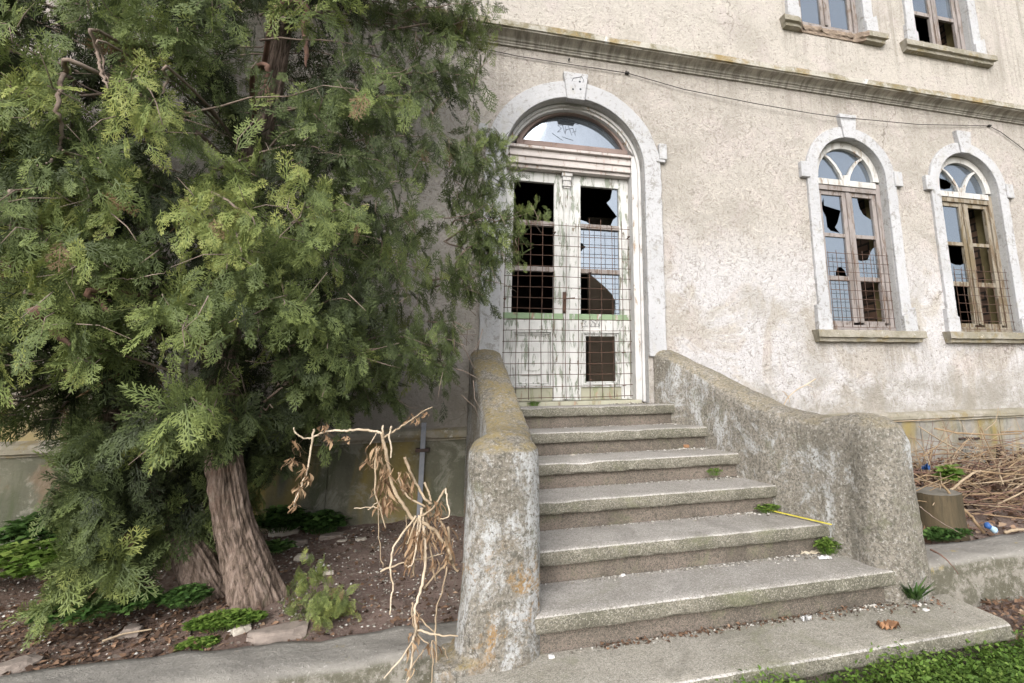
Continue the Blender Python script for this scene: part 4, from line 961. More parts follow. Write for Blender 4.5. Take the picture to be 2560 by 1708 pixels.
# ------------------------------------------------------------------ weeds
def weed(name, u, v, y, rx, ry, h, n, ls, mat, label, group=None, cat='weed'):
    c = at(u, v, y); r = np.sqrt(rng.random(n)); a = rng.uniform(0, 2*np.pi, n)
    px = c.x+rx*r*np.cos(a); py = y+ry*r*np.sin(a); pz = c.z+h*(1-.6*r**2)*rng.uniform(.25, 1.05, n)
    pos = np.stack([px, py, pz], 1); Vs, Fs, As = [], [], []; o = 0
    tint = np.clip(rng.normal(.5, .22, n)+.3*(pz-c.z)/max(h, .01)-.15, 0, 1)
    for k in range(3):                                       # three leaflets each
        an = a*3.7+k*2.094; d = np.stack([np.cos(an), np.sin(an), rng.uniform(-.1, .45, n)], 1)
        L = ls*rng.uniform(.7, 1.3, n); v_, f_, t_ = leaves(pos, d, np.tile([0., 0, 1.], (n, 1))+rng.normal(0, .25, (n, 3)), L, L*.36, tint)
        Vs.append(v_); Fs.append(f_+o); As.append(t_); o += len(v_)
    # stems
    k = min(n, 120); idx = rng.choice(n, k, False); root = np.stack([c.x+(px[idx]-c.x)*.6, y+(py[idx]-y)*.6, np.full(k, c.z-.02)], 1)
    w_ = np.array([.0012, 0, 0]); sv = np.stack([root-w_, root+w_, pos[idx]+w_, pos[idx]-w_], 1).reshape(-1, 3)
    Vs.append(sv); Fs.append(np.arange(len(sv)).reshape(-1, 4)+o); As.append(np.full(len(sv), .3))
    ob = np_mesh(name, np.vstack(Vs), np.vstack(Fs), M[mat], None, np.concatenate(As)); recenter(ob); return tag(ob, label, cat, group)
Q = lambda x, y: (x*1.08936, y*1.08936)
weed('weed_patch', *Q(518, 1432), -1.42, .16, .07, .05, 420, .022, 'weed', 'bright green clover mat right in front of the trunk foot')
weed('weed_patch', *Q(455, 1484), -1.52, .08, .04, .035, 160, .02, 'weed', 'small green weed tuft beside the kerb in the earth bed')
weed('weed_patch', *Q(425, 1378), -1.28, .10, .08, .06, 220, .024, 'darkweed', 'dark green weed clump left of the thinner leaning trunk')
weed('weed_patch', *Q(225, 1400), -1.3, .24, .16, .08, 520, .028, 'darkweed', 'wide dark weed patch under the drooping foliage in the bed')
weed('weed_patch', *Q(640, 1212), -.2, .16, .12, .13, 240, .05, 'darkweed', 'leafy dark weed growing against the plinth above the white stone')
weed('weed_patch', *Q(742, 1215), -.2, .13, .10, .12, 180, .05, 'darkweed', 'leafy dark weed at the plinth right of the white stone')
weed('weed_patch', *Q(620, 1262), -.7, .12, .12, .04, 160, .028, 'darkweed', 'flat weed patch close to the right side of the trunk')
weed('weed_patch', *Q(876, 1362), -1.1, .04, .03, .03, 45, .022, 'weed', 'tiny single weed sprig alone on bare earth near the dead plant')
weed('weed_patch', *Q(40, 1310), -.7, .34, .22, .12, 420, .05, 'weed', 'grassy weed clump at the far left edge of the bed')
weed('weed_patch', *Q(120, 1250), -.3, .30, .15, .20, 420, .05, 'darkweed', 'tall leafy weed against the far left of the plinth')
weed('step_weed', *Q(1902, 1262), -1.66, .09, .05, .06, 90, .024, 'weed', 'round green weed on the second step by the right parapet beside the paper scrap')
weed('step_weed', *Q(1762, 1168), -1.31, .09, .04, .03, 60, .02, 'weed', 'low green weed at the upper end of the yellow strip')
weed('step_weed', *Q(1640, 1084), -.98, .06, .03, .025, 26, .018, 'weed', 'tiny weed among pebbles at the right end of a middle step')
weed('step_weed', *Q(1225, 926), .0, .05, .02, .015, 40, .012, 'weed', 'thin moss tuft on the door threshold behind the left parapet')
weed('leafy_plant', *RR(300, 450, -1.1).to_tuple()[:0] or (2240+300/2.2147, 1000+450/2.2147), -1.0, .07, .05, .10, 22, .085, 'weed', 'single broad-leaved green plant rising behind the tree stump', None, 'plant')
weed('weed_patch', 2240+270/2.2147, 1000+755/2.2147, -1.5, .20, .08, .05, 220, .03, 'darkweed', 'dark low weeds between the stump and the right kerb')
# grass tuft at the right end of the second step
def tuft(name, c, n, L, label, mat='darkweed'):
    a = rng.uniform(0, 2*np.pi, n); d = np.stack([np.cos(a)*.7, np.sin(a)*.7, rng.uniform(.5, 1.2, n)], 1); pos = np.tile(np.array(c), (n, 1))+rng.normal(0, .012, (n, 3))*np.array([1, 1, 0])
    LL = L*rng.uniform(.5, 1.1, n); Vs, Fs, As = leaves(pos, d, np.tile([0., 0, 1.], (n, 1)), LL, np.full(n, .006), rng.uniform(.1, .9, n), .1)
    ob = np_mesh(name, Vs, Fs, M[mat], None, As); recenter(ob); return tag(ob, label, 'weed')
tuft('grass_tuft', Z4(1215, 1200, -2.02), 90, .13, 'dark grass tuft at the foot of the right parapet end')

# lawn of leafy ground cover in front of the bottom step
n = 70000; px = rng.uniform(.9, 4.6, n); py = -2.28-rng.random(n)*.95; pz = np.abs(rng.normal(.05, .026, n))+.004
kp = ~((py > -2.30) & (px < 2.5)); px, py, pz = px[kp], py[kp], pz[kp]; n = len(px)
hgt = np.array([noise.noise(Vector((a*3, b*3, 0))) for a, b in zip(px, py)]); pz = pz*(1.15+.8*hgt); a = rng.uniform(0, 6.283, n)
pos = np.stack([px, py, pz], 1); d = np.stack([np.cos(a), np.sin(a), rng.uniform(.0, .8, n)], 1); L = rng.uniform(.012, .030, n)
V, F_, A = leaves(pos, d, np.tile([0., 0, 1.], (n, 1))+rng.normal(0, .45, (n, 3)), L, L*.26, np.clip(.45+.35*hgt+rng.normal(0, .2, n), 0, 1))
nb = 2600; ib = rng.choice(len(pos), nb, False); ab = rng.uniform(0, 6.283, nb); db = np.stack([np.cos(ab)*.6, np.sin(ab)*.6, rng.uniform(.4, 1.1, nb)], 1); pb = pos[ib].copy(); pb[:, 2] = .0
Vb, Fb, Ab = leaves(pb, db, np.tile([0., 0, 1.], (nb, 1)), rng.uniform(.04, .10, nb), np.full(nb, .0022), rng.uniform(.1, 1, nb), .1)
F_ = np.vstack([F_, Fb+len(V)]); V = np.vstack([V, Vb]); A = np.concatenate([A, Ab])
tag(np_mesh('ground_cover', V, F_, M['weed'], None, A), 'lush green ground cover in front of the bottom step', 'grass', None, 'stuff')

# ------------------------------------------------------------------ stones
def stone(name, c, sx, sy, sz_, seed, mat, label, rot=0, cat='stone'):
    bm = bmesh.new(); bmesh.ops.create_icosphere(bm, subdivisions=3, radius=1)
    ca, sa = math.cos(rot), math.sin(rot)
    for v in bm.verts:
        f = 1+.45*noise.noise(v.co*1.1+Vector((seed, 0, 0)))+.14*noise.noise(v.co*3+Vector((0, seed, 0)))
        p = v.co*f; p = Vector((max(-.8, min(.8, p.x)), max(-.8, min(.8, p.y)), max(-.5, min(.75, p.z))))
        x, y = p.x*sx, p.y*sy; v.co = (x*ca-y*sa, x*sa+y*ca, p.z*sz_)
    me = bpy.data.meshes.new(name); bm.to_mesh(me); bm.free(); me.materials.append(M[mat]); o = bpy.data.objects.new(name, me); COL.objects.link(o); o.location = c
    return tag(o, label, cat)
def gp(u, v, f):      # point of the photograph on the ground height field f
    y = -1.0
    for _ in range(60):
        p = at(u, v, y); e = p.z-f(p.x, y); y += max(-.2, min(.2, e*1.0))
        y = max(-3, min(-.06, y))
    return at(u, v, y)
def z5g(x, y): return gp(x/1.8272, 850+y/1.8272, zl)
stone('stone', z5g(1300, 886)+Vector((0, 0, .02)), .115, .06, .05, 1, 'rock', 'long white stone lying under the plinth weeds', .05)
stone('stone', z5g(1376, 1000)+Vector((0, 0, .008)), .05, .035, .025, 2, 'rock', 'egg-shaped pale stone in the middle of the bare earth', .2)
stone('stone', z5g(1502, 1064), .035, .022, .014, 3, 'rock', 'small flat pale stone below the egg-shaped stone')
stone('stone', z5g(1366, 930), .06, .04, .028, 4, 'rockd', 'tan stone just below the long white stone', .4)
stone('stone', z5g(1308, 940), .05, .04, .03, 5, 'rockd', 'grey brown stone nearest the trunk under the white stone', .9)
stone('stone', z5g(1520, 902), .10, .06, .03, 6, 'rockd', 'flat grey slab stone by the plinth right of the dark weeds', .1)
stone('stone', z5g(1650, 915), .05, .04, .02, 7, 'rock', 'small pale stone near the plinth at the middle of the bed')
stone('stone', z5g(1560, 925), .04, .03, .02, 8, 'rock', 'little pale stone in front of the flat grey slab stone')
stone('stone', z5g(600, 1338)+Vector((0, 0, .005)), .05, .04, .03, 9, 'rockd', 'brown lump of stone above the kerb left of the small weed tuft')
stone('stone', z5g(70, 1520)+Vector((0, 0, .01)), .09, .07, .05, 10, 'rockd', 'big brown stone at the bottom left corner behind the kerb', .3)
stone('stone', z5g(1100, 1330), .045, .035, .03, 11, 'rock', 'pale pointed stone below the trunk beside the kerb', .6)
stone('stone', z5g(1270, 1345), .15, .08, .04, 12, 'rockd', 'broad flat stone sunk between trunk foot and kerb', .1)
# fallen stick
q = MB(); q.tube([z5g(465, 1390)+Vector((0, 0, .012)), z5g(560, 1365)+Vector((0, 0, .02)), z5g(690, 1338)+Vector((0, 0, .015))], [.005, .004, .003], 6)
tag(recenter(q.build('stick', M['straw'])), 'pale dry stick lying on the leaf litter above the kerb', 'stick')

# leaf litter and crumbs on the soil
def scatter_bits(name, P, size, mat, label, tintr, flat=.35):
    n = len(P); d = rng.normal(0, 1, (n, 3))*np.array([1, 1, flat]); up = np.tile([0., 0, 1.], (n, 1))+rng.normal(0, .5, (n, 3)); L = size*rng.uniform(.4, 1.6, n)
    V, F_, A = leaves(P, d, up, L, L*rng.uniform(.15, .4, n), rng.uniform(*tintr, n), .4)
    return tag(np_mesh(name, V, F_, M[mat], None, A), label, 'debris', None, 'stuff')
n = 6000; x = np.concatenate([rng.uniform(-4.5, .05, n//2), rng.uniform(-3.2, -1.0, n//2)]); y = np.concatenate([-1.58+1.5*rng.random(n//2)**1.5, rng.uniform(-1.6, -.9, n//2)])
z = np.array([zl(a, b)+noise.fractal(Vector((a*4, b*4, 1)), 1, 2, 4)*.022 for a, b in zip(x, y)])+.006
scatter_bits('leaf_litter', np.stack([x, y, z], 1), .024, 'litter', 'brown leaf litter and crumbs scattered over the earth bed', (0, .95))
def chip_mesh(name, P, S, label, mat='chips', tint=None):
    """small angular stones: squashed octahedra"""
    n = len(P); base = np.array([[1, 0, 0], [-1, 0, 0], [0, 1, 0], [0, -1, 0], [0, 0, 1], [0, 0, -1]], float); tri = np.array([[0, 2, 4], [2, 1, 4], [1, 3, 4], [3, 0, 4], [2, 0, 5], [1, 2, 5], [3, 1, 5], [0, 3, 5]])
    sc3 = S[:, None]*rng.uniform(.5, 1.3, (n, 3))*np.array([1, 1, .55]); an = rng.uniform(0, 6.28, n); c_, s_ = np.cos(an), np.sin(an)
    v = base[None]*sc3[:, None]*(1+rng.normal(0, .18, (n, 6, 1))); x_ = v[..., 0]*c_[:, None]-v[..., 1]*s_[:, None]; y_ = v[..., 0]*s_[:, None]+v[..., 1]*c_[:, None]
    v = np.stack([x_, y_, v[..., 2]], -1)+P[:, None]; F_ = (tri[None]+6*np.arange(n)[:, None, None]).reshape(-1, 3)
    t = np.repeat(rng.random(n) if tint is None else tint, 6)
    return tag(np_mesh(name, v.reshape(-1, 3), F_, M[mat], None, t), label, 'debris', None, 'stuff')
P = []; S_ = []
for k in range(0, 6):                                        # along the back of each tread
    yb = TY[k+1]+.03; x0 = LX[k]+.25; x1 = RX[k+1]+.02
    m_ = [360, 440, 280, 280, 230, 180][k]
    t = rng.random(m_)**.6; x = x0+(x1-x0)*t+rng.normal(0, .02, m_); yy = yb-np.abs(rng.normal(0, .020+.035*t**3, m_)); s = rng.uniform(.0025, .0085, m_)*(1+.5*(t > .8))
    P.append(np.stack([x, yy, np.full(m_, TZ[k])+s*.3], 1)); S_.append(s)
m_ = 60; P.append(np.stack([rng.uniform(1.2, 1.62, m_), rng.uniform(-.02, .08, m_)-.06, np.full(m_, TZ[6]+.004)], 1)); S_.append(rng.uniform(.004, .014, m_))
P.append(np.stack([rng.uniform(.5, 2.4, 70), rng.uniform(-2.30, -2.0, 70), np.full(70, TZ[0]+.002)], 1)); S_.append(rng.uniform(.002, .005, 70))
chip_mesh('rubble', np.vstack(P), np.concatenate(S_), 'pale grit and plaster crumbs gathered along the backs of the steps')
n = 3600; x = rng.uniform(-3.5, .05, n); y = rng.uniform(-1.57, -.1, n); z = np.array([zl(a, b)+noise.fractal(Vector((a*4, b*4, 1)), 1, 2, 4)*.022 for a, b in zip(x, y)])
chip_mesh('pebbles', np.stack([x, y, z+.002], 1), rng.uniform(.003, .011, n), 'small pebbles strewn over the earth bed')
# earth and dead leaves lodged behind the bottom slab
n = 420; t = rng.random(n); x = .6+1.85*t; y = TY[1]+.03-np.abs(rng.normal(0, .025+.05*t**4, n)); scatter_bits('leaf_debris', np.stack([x, y, np.full(n, TZ[0]+.006)], 1), .018, 'litter', 'dark leaf crumbs along the back of the bottom slab', (0, .9))
n = 700; x = rng.uniform(2.45, 3.6, n); y = rng.uniform(-2.3, -1.88, n); scatter_bits('leaf_debris', np.stack([x, y, .04+.03*(y+2.35)+rng.uniform(0, .01, n)], 1), .03, 'litter', 'dead leaves on the earth beside the bottom slab end', (.1, 1))

# ------------------------------------------------------------------ litter on the steps
def sheet(name, c, w_, h_, rot, mat, label, cat, seed, crumple=.012, th_=.0012):
    q = MB(); n = 9; r = random.Random(seed); vs = []; ca, sa = math.cos(rot), math.sin(rot)
    for s_ in (0, th_):
        for j in range(n):
            for i in range(n):
                u, v = i/(n-1)-.5, j/(n-1)-.5; k = 1+.25*noise.noise(Vector((u*3+seed, v*3, 0)))
                x, y = u*w_*k, v*h_*k; z = abs(noise.noise(Vector((u*4, v*4, seed))))*crumple*2+s_+.003
                vs.append((c[0]+x*ca-y*sa, c[1]+x*sa+y*ca, c[2]+z))
    N = n*n; fs = [(j*n+i, j*n+i+1, (j+1)*n+i+1, (j+1)*n+i) for j in range(n-1) for i in range(n-1)]
    fs = [tuple(reversed(f)) for f in fs]+[tuple(N+i for i in f) for f in fs]
    rim = [i for i in range(n)]+[j*n+n-1 for j in range(1, n)]+[(n-1)*n+i for i in range(n-2, -1, -1)]+[j*n for j in range(n-2, 0, -1)]
    fs += [(rim[i], rim[(i+1) % len(rim)], N+rim[(i+1) % len(rim)], N+rim[i]) for i in range(len(rim))]
    q.add(vs, fs); return tag(recenter(q.build(name, M[mat], smooth=True)), label, cat)
s2 = lambda u, v: tuple(at(1600+u/1.7657, 820+v/1.7657, -1.72).xy)+(TZ[1],)
def on_step(u, v, k):
    d = _R2*(1600+u/1.7657-PX)/FPX-_U2*(820+v/1.7657-PY)/FPX+_F; t = (TZ[k]-CAM[2])/d[2]; p = CAM+t*d; return (float(p[0]), float(p[1]), TZ[k])
sheet('paper_scrap', on_step(750, 995, 1), .115, .05, -.25, 'paper', 'torn cream paper scrap on the second step by the green weed', 'litter', 1)
sheet('plastic_scrap', on_step(560, 1005, 1), .035, .045, .4, 'white', 'small folded white scrap standing left of the cream paper', 'litter', 2, .03)
sheet('plastic_scrap', on_step(815, 1020, 1), .08, .03, -.2, 'white', 'thin white film scrap just in front of the cream paper', 'litter', 3, .012)
sheet('plastic_scrap', on_step(800, 968, 1), .03, .03, .2, 'white', 'little white scrap behind the cream paper beside the blue cap', 'litter', 4, .02)
sheet('plastic_scrap', on_step(735, 1292, 0), .05, .03, .3, 'white', 'crumpled white scrap at the back of the bottom slab', 'litter', 5, .02)
sheet('dry_leaf', on_step(1100, 1325, 0), .10, .05, -.25, 'dryleaf', 'curled dry brown leaf lying on the bottom slab', 'leaf', 6, .025)
c = on_step(775, 968, 1); q = MB(); q.tube([(c[0], c[1], c[2]), (c[0], c[1], c[2]+.012), (c[0]+.002, c[1], c[2]+.022)], [.017, .017, .010], 14); tag(recenter(q.build('bottle_cap', M['blue'], smooth=True)), 'dark blue bottle cap under the green step weed', 'cap')
a = Vector(on_step(524, 803, 2)); b = Vector(on_step(846, 875, 2)); q = MB(); dv = (b-a).normalized(); nv = Vector((-dv.y, dv.x, 0))*.007
q.add([a+nv+Vector((0, 0, .012)), a-nv+Vector((0, 0, .012)), b-nv+Vector((0, 0, .006)), b+nv+Vector((0, 0, .006)), a+nv+Vector((0, 0, .017)), a-nv+Vector((0, 0, .017)), b-nv+Vector((0, 0, .011)), b+nv+Vector((0, 0, .011))], [(0, 3, 2, 1), (4, 5, 6, 7), (0, 1, 5, 4), (1, 2, 6, 5), (2, 3, 7, 6), (3, 0, 4, 7)])
tag(recenter(q.build('plastic_strip', M['yellowp'], bevel=.001)), 'narrow yellow plastic strip lying on a step against the right parapet', 'strip')
for (u, v, k, s, lb) in ((585, 565, 4, .012, ''),): pass
def z3s(u, v, k): 
    return on_step((1100+u/1.7657-1600)*1.7657, v, k)
stone('plaster_chunk', z3s(492, 1455, 0), .016, .013, .014, 21, 'white', 'white plaster lump on the bottom slab near the left post', 0, 'plaster')
stone('plaster_chunk', z3s(585, 562, 4), .022, .012, .008, 22, 'rock', 'flat pale plaster chip on an upper tread near the left parapet', 0, 'plaster')
stone('plaster_chunk', z3s(808, 1094, 1), .014, .012, .010, 23, 'white', 'white plaster crumb under the riser in the middle of the second step', 0, 'plaster')
stone('plaster_chunk', on_step(350, 644, 3), .026, .018, .016, 24, 'white', 'white plaster lump among pebbles at the right end of a middle step', 0, 'plaster')
stone('plaster_chunk', on_step(1262, 1246, 0), .02, .014, .008, 25, 'white', 'white plaster chip at the back right of the bottom slab', 0, 'plaster')
stone('plaster_chunk', z3s(1087, 523, 5), .018, .014, .012, 26, 'dryleaf', 'reddish brick crumb at the right of the second highest tread', 0, 'brick')

# ------------------------------------------------------------------ dead climbing plant by the left post
DP = thing('dead_plant', (-.16, -1.7, .2), 'tall snapped dead plant with straw stalks and shrivelled leaves by the left post', 'plant')
def py_(v): return float(np.interp(v, [0, 500, 640, 1150, 1260, 1330, 1600], [-1.62, -1.64, -1.72, -1.80, -1.86, -1.935, -1.96]))
def stalk(pts, r0, r1, mat, dy=0, nm='stalk'):
    P = cr([tuple(PL(x, y, py_(y)+dy)) for x, y in pts], 5); q = MB()
    q.tube([(a+rng.normal(0, .0015), b+rng.normal(0, .003), c_+rng.normal(0, .0015)) for a, b, c_ in P], [r_*.8*rng.uniform(.85, 1.15) for r_ in np.linspace(r0, r1, len(P))], 7); return q.build(nm, M[mat], DP, smooth=True)
for pts, r0, r1, mt, dy in (
 ([(610, 175), (618, 240), (640, 340), (655, 430), (690, 530), (740, 600), (775, 655), (860, 690), (930, 760), (985, 840), (990, 890)], .009, .011, 'straw', 0),
 ([(615, 200), (600, 180), (560, 172), (480, 165), (400, 170), (320, 170), (270, 185), (220, 210), (170, 210), (130, 180), (122, 150)], .008, .004, 'straw_pale', 0),
 ([(232, 158), (215, 260), (200, 370), (180, 430), (150, 500), (120, 590)], .006, .003, 'straw_pale', 0), ([(620, 210), (690, 165), (760, 120), (820, 75), (888, 38)], .007, .003, 'straw', 0),
 ([(610, 140), (612, 190)], .006, .006, 'straw_pale', .01), ([(662, 143), (648, 205), (660, 260), (655, 320)], .006, .004, 'straw_pale', -.01), ([(580, 270), (570, 370), (575, 520), (600, 600), (630, 712)], .006, .003, 'straw', -.03),
 ([(590, 600), (595, 800), (615, 922)], .003, .002, 'straw', -.02), ([(735, 318), (760, 390), (800, 470), (850, 550), (885, 575)], .009, .007, 'straw', .02), ([(700, 400), (715, 480), (760, 540), (850, 590)], .006, .006, 'straw', .03), ([(845, 458), (870, 510), (880, 560)], .006, .006, 'straw', .03),
 ([(962, 490), (930, 540), (880, 610), (790, 660)], .006, .006, 'straw', -.01), ([(962, 490), (968, 560), (980, 642), (930, 660)], .006, .003, 'straw_pale', -.02),
 ([(830, 600), (835, 700), (848, 800), (845, 900), (830, 1020), (800, 1120), (790, 1180), (800, 1270), (780, 1330), (775, 1450), (750, 1568)], .010, .005, 'straw_pale', 0),
 ([(800, 640), (700, 770), (665, 850), (657, 950), (670, 1030), (660, 1100), (653, 1190)], .006, .004, 'straw_pale', -.02), ([(790, 640), (785, 800), (785, 972)], .006, .005, 'straw', .02), ([(812, 640), (800, 780), (792, 860)], .006, .004, 'straw_pale', -.01), ([(850, 650), (880, 850), (905, 1000)], .007, .004, 'straw', .03),
 ([(990, 890), (930, 940), (860, 1020), (845, 1042)], .008, .006, 'straw', .03), ([(970, 920), (940, 1060), (910, 1160), (905, 1290), (910, 1400), (905, 1568)], .005, .004, 'straw', .0), ([(600, 950), (700, 910), (830, 880), (952, 850)], .006, .003, 'straw_pale', .06),
 ([(800, 1270), (880, 1295), (960, 1305), (1072, 1308)], .006, .003, 'straw_pale', .0), ([(780, 1330), (700, 1450), (620, 1540)], .005, .003, 'straw_pale', -.01), ([(885, 1330), (890, 1450), (880, 1568)], .004, .003, 'straw', -.01), ([(840, 1380), (790, 1450), (745, 1540)], .004, .003, 'straw', -.01), ([(945, 1360), (975, 1440), (985, 1550)], .003, .002, 'straw', .0),
 ([(780, 1120), (775, 1190), (800, 1290), (870, 1360)], .005, .003, 'straw', .02), ([(920, 650), (970, 745)], .008, .007, 'straw', .06), ([(800, 660), (780, 720), (745, 800)], .005, .003, 'straw', -.03), ([(455, 600), (560, 595), (600, 610)], .003, .003, 'straw_pale', 0), ([(530, 610), (590, 560)], .003, .002, 'straw_pale', 0), ([(815, 1200), (870, 1260), (905, 1290)], .005, .003, 'straw', 0), ([(740, 640), (745, 700), (740, 800)], .003, .002, 'straw', 0), ([(975, 700), (1000, 900), (1030, 950)], .009, .007, 'straw', .05), ([(830, 600), (815, 720), (780, 900), (740, 920)], .006, .004, 'straw_pale', -.02), ([(540, 250), (575, 190)], .004, .003, 'straw_pale', 0)):
    stalk(pts, r0, r1, mt, dy)
# shrivelled leaves: strips twisted along short drooping paths
Vs, Fs, As, o = [], [], [], 0
def shriv(x, y, n, len_, sp, hang=1.0):
    global o
    for _ in range(n):
        p = np.array(PL(x+rng.normal(0, sp), y+rng.normal(0, sp*.8), py_(y)+rng.normal(0, .02))); L = len_*rng.uniform(.5, 1.3); k = 6; w_ = rng.uniform(.0012, .004) if rng.random() < .45 else rng.uniform(.003, .0095)
        d = unit(np.array([rng.normal(0, .45), rng.normal(0, .35), -hang])); tw = rng.uniform(0, 6.28); dt = rng.uniform(-1.4, 1.4); pts = []
        for i in range(k+1):
            t = i/k; a = tw+dt*t*3; ww = w_*math.sin(math.pi*(.08+.88*t)); e = np.array([math.cos(a), math.sin(a), .15*math.sin(a*2)]); q_ = p+d*L*t+np.array([math.sin(t*5+tw), math.cos(t*4+tw), 0])*.007
            pts += [q_-e*ww, q_+e*ww]
        Vs.append(np.array(pts)); Fs.append(np.array([(2*i, 2*i+1, 2*i+3, 2*i+2) for i in range(k)])+o); As.append(np.full(len(pts), np.clip(rng.normal(.45, .25), 0, 1))); o += len(pts)
for x, y, n, L, sp in ((585, 250, 12, .09, 14), (550, 330, 10, .05, 18), (600, 300, 14, .08, 16), (640, 370, 16, .10, 14), (630, 460, 20, .10, 14), (620, 540, 16, .08, 16), (660, 560, 8, .06, 12), (120, 230, 8, .07, 9), (108, 320, 9, .05, 9), (180, 360, 8, .06, 8), (190, 420, 8, .06, 10), (160, 470, 12, .07, 10), (125, 560, 8, .05, 8), (290, 150, 10, .05, 14), (310, 195, 6, .05, 8), (410, 200, 8, .035, 10), (790, 90, 10, .04, 18), (840, 62, 5, .03, 10), (880, 590, 14, .07, 22), (920, 560, 12, .07, 20), (920, 620, 8, .05, 12), (740, 400, 12, .08, 14), (760, 470, 10, .07, 14), (720, 460, 8, .06, 10), (780, 700, 16, .13, 14), (820, 720, 16, .13, 14), (780, 840, 12, .08, 14), (750, 880, 9, .06, 10), (870, 720, 14, .10, 18), (900, 880, 9, .07, 10), (985, 850, 8, .06, 8), (940, 700, 12, .12, 18), (980, 780, 10, .12, 14), (560, 480, 6, .04, 8), (790, 1190, 10, .06, 10), (780, 1280, 8, .06, 8), (770, 1350, 7, .07, 6), (880, 1340, 8, .08, 10), (765, 1480, 6, .05, 8)): shriv(x, y, n, L, sp)
np_mesh('dead_leaves', np.vstack(Vs), np.vstack(Fs), M['dryfol'], DP, np.concatenate(As))
# grey steel bar fixed to the plinth
t0, t1 = PL(848, 125, -.10), PL(818, 575, -.10)
BR = thing('steel_bar', (t1.x, -.1, t1.z), 'upright grey steel bar clamped to the plinth behind the dead plant', 'bar')
q = MB(); q.box(t1.x-.018, t1.x+.018, -.112, -.088, t1.z-.12, t0.z); q.build('bar', M['greybar'], BR, bevel=.002)
bz = PL(838, 278, -.1).z; q = MB(); q.box(t1.x-.05, t1.x+.05, -.122, -.03, bz-.012, bz+.012); q.tube([(t1.x-.04, -.13, bz), (t1.x-.04, -.12, bz)], .007, 6); q.tube([(t1.x+.04, -.13, bz), (t1.x+.04, -.12, bz)], .007, 6); q.build('clamp', M['iron'], BR)

# ------------------------------------------------------------------ right side: stump, heap of stalks, litter
sx = RR(230, 600, -1.35); SB = thing('tree_stump', (sx.x, -1.35, .22), 'sawn weathered tree stump beside the right parapet end', 'stump')
zt = RR(230, 505, -1.35).z; q = MB(); n = 44; vs = []
for i in range(15):
    z = .2+(zt-.2)*i/14
    for k in range(n):
        an = 2*math.pi*k/n; r_ = (.150+.02*(1-i/14)**2)*(1+.07*noise.noise(Vector((math.cos(an)*2, math.sin(an)*2, z*2)))+.03*noise.noise(Vector((math.cos(an)*9, math.sin(an)*9, z*3)))); vs.append((sx.x+r_*math.cos(an), -1.35+r_*math.sin(an), z))
q.add(vs, [(i*n+k, i*n+(k+1) % n, (i+1)*n+(k+1) % n, (i+1)*n+k) for i in range(14) for k in range(n)]); q.build('stump_bark', M['stump_side'], SB, smooth=True)
q = MB(); q.add([(x, y, z+.006*noise.noise(Vector((x*20, y*20, 0)))) for x, y, z in vs[-n:]]+[(sx.x, -1.35, zt+.012)], [(k, (k+1) % n, n) for k in range(n)]); q.build('cut_face', M['stump_top'], SB, smooth=True)
q = MB()
for i in range(520):
    cx = rng.uniform(2.75, 5.6); cy = rng.uniform(-1.35, -.25); g0 = zr(cx, cy); z = g0+.02+abs(rng.normal(0, .17))*(1-.35*abs(cy+.8)); an = rng.normal(0, .55)+(math.pi if rng.random() < .5 else 0); L = rng.uniform(.25, .95); el = rng.normal(0, .22)
    d = Vector((math.cos(an)*math.cos(el), math.sin(an)*math.cos(el)*.7, math.sin(el))); a = Vector((cx, cy, z))-d*L/2; b = a+d*L; mid = (a+b)/2+Vector((rng.normal(0, .03), rng.normal(0, .03), rng.normal(0, .03)))
    for p in (a, mid, b): p.z = max(p.z, g0+.005); p.y = min(max(p.y, -1.5), -.08); p.x = max(p.x, 2.62)
    r_ = rng.uniform(.0015, .0045) if rng.random() < .92 else rng.uniform(.006, .009)
    q.tube([a, a.lerp(mid, .6), mid.lerp(b, .4), b], [r_, r_, r_*.9, r_*.7], 5, int(rng.integers(0, 3)))
for i in range(60):
    cx = rng.uniform(2.9, 5.4); cy = rng.uniform(-1.0, -.2); p = Vector((cx, cy, zr(cx, cy))); d = Vector((rng.normal(0, .35), rng.normal(0, .15), 1)); L = rng.uniform(.2, .6)
    q.tube([p, p+d*L*.5+Vector((rng.normal(0, .02), 0, 0)), p+d*L], [.004, .003, .0015], 5, int(rng.integers(0, 3)))
tag(q.build('dry_stalk_heap', [M['straw'], M['heapstraw'], M['reddead']], smooth=True), 'tangled heap of dry straw coloured stalks along the right plinth', 'dry stalks', None, 'stuff')
n = 2600; x = rng.uniform(2.7, 5.6, n); y = rng.uniform(-1.5, -.15, n); z = np.array([zr(a, b) for a, b in zip(x, y)])+rng.random(n)**2*.22*np.clip((y+1.55)*2, .1, 1)
scatter_bits('stalk_litter', np.stack([x, y, z], 1), .05, 'litter', 'brown dead leaves matted under the heap of stalks', (0, 1), .6)
def rpath(pts, y, r0, r1, mat, name, label, cat='stalk', f=RR):
    P = cr([tuple(f(a, b, c_ if len(p) > 2 else y)) for p in pts for (a, b, c_) in [(p+(y,))[:3] if len(p) == 2 else p]], 5); q = MB(); q.tube([(a+rng.normal(0, .002), b, c_+rng.normal(0, .002)) for a, b, c_ in P], [r_*.75*rng.uniform(.88, 1.12) for r_ in np.linspace(r0, r1, len(P))], 7); return tag(recenter(q.build(name, M[mat], smooth=True)), label, cat)
rpath([(250, 465), (300, 520), (350, 580), (410, 640), (450, 690), (490, 735)], -1.45, .010, .017, 'heapstraw', 'broken_stalk', 'thick curved broken stalk arching over the stump to the blue wrapper')
rpath([(300, 500), (360, 455), (430, 405), (470, 390)], -1.2, .012, .010, 'straw', 'broken_stalk', 'thick straight stalk rising right from behind the stump')
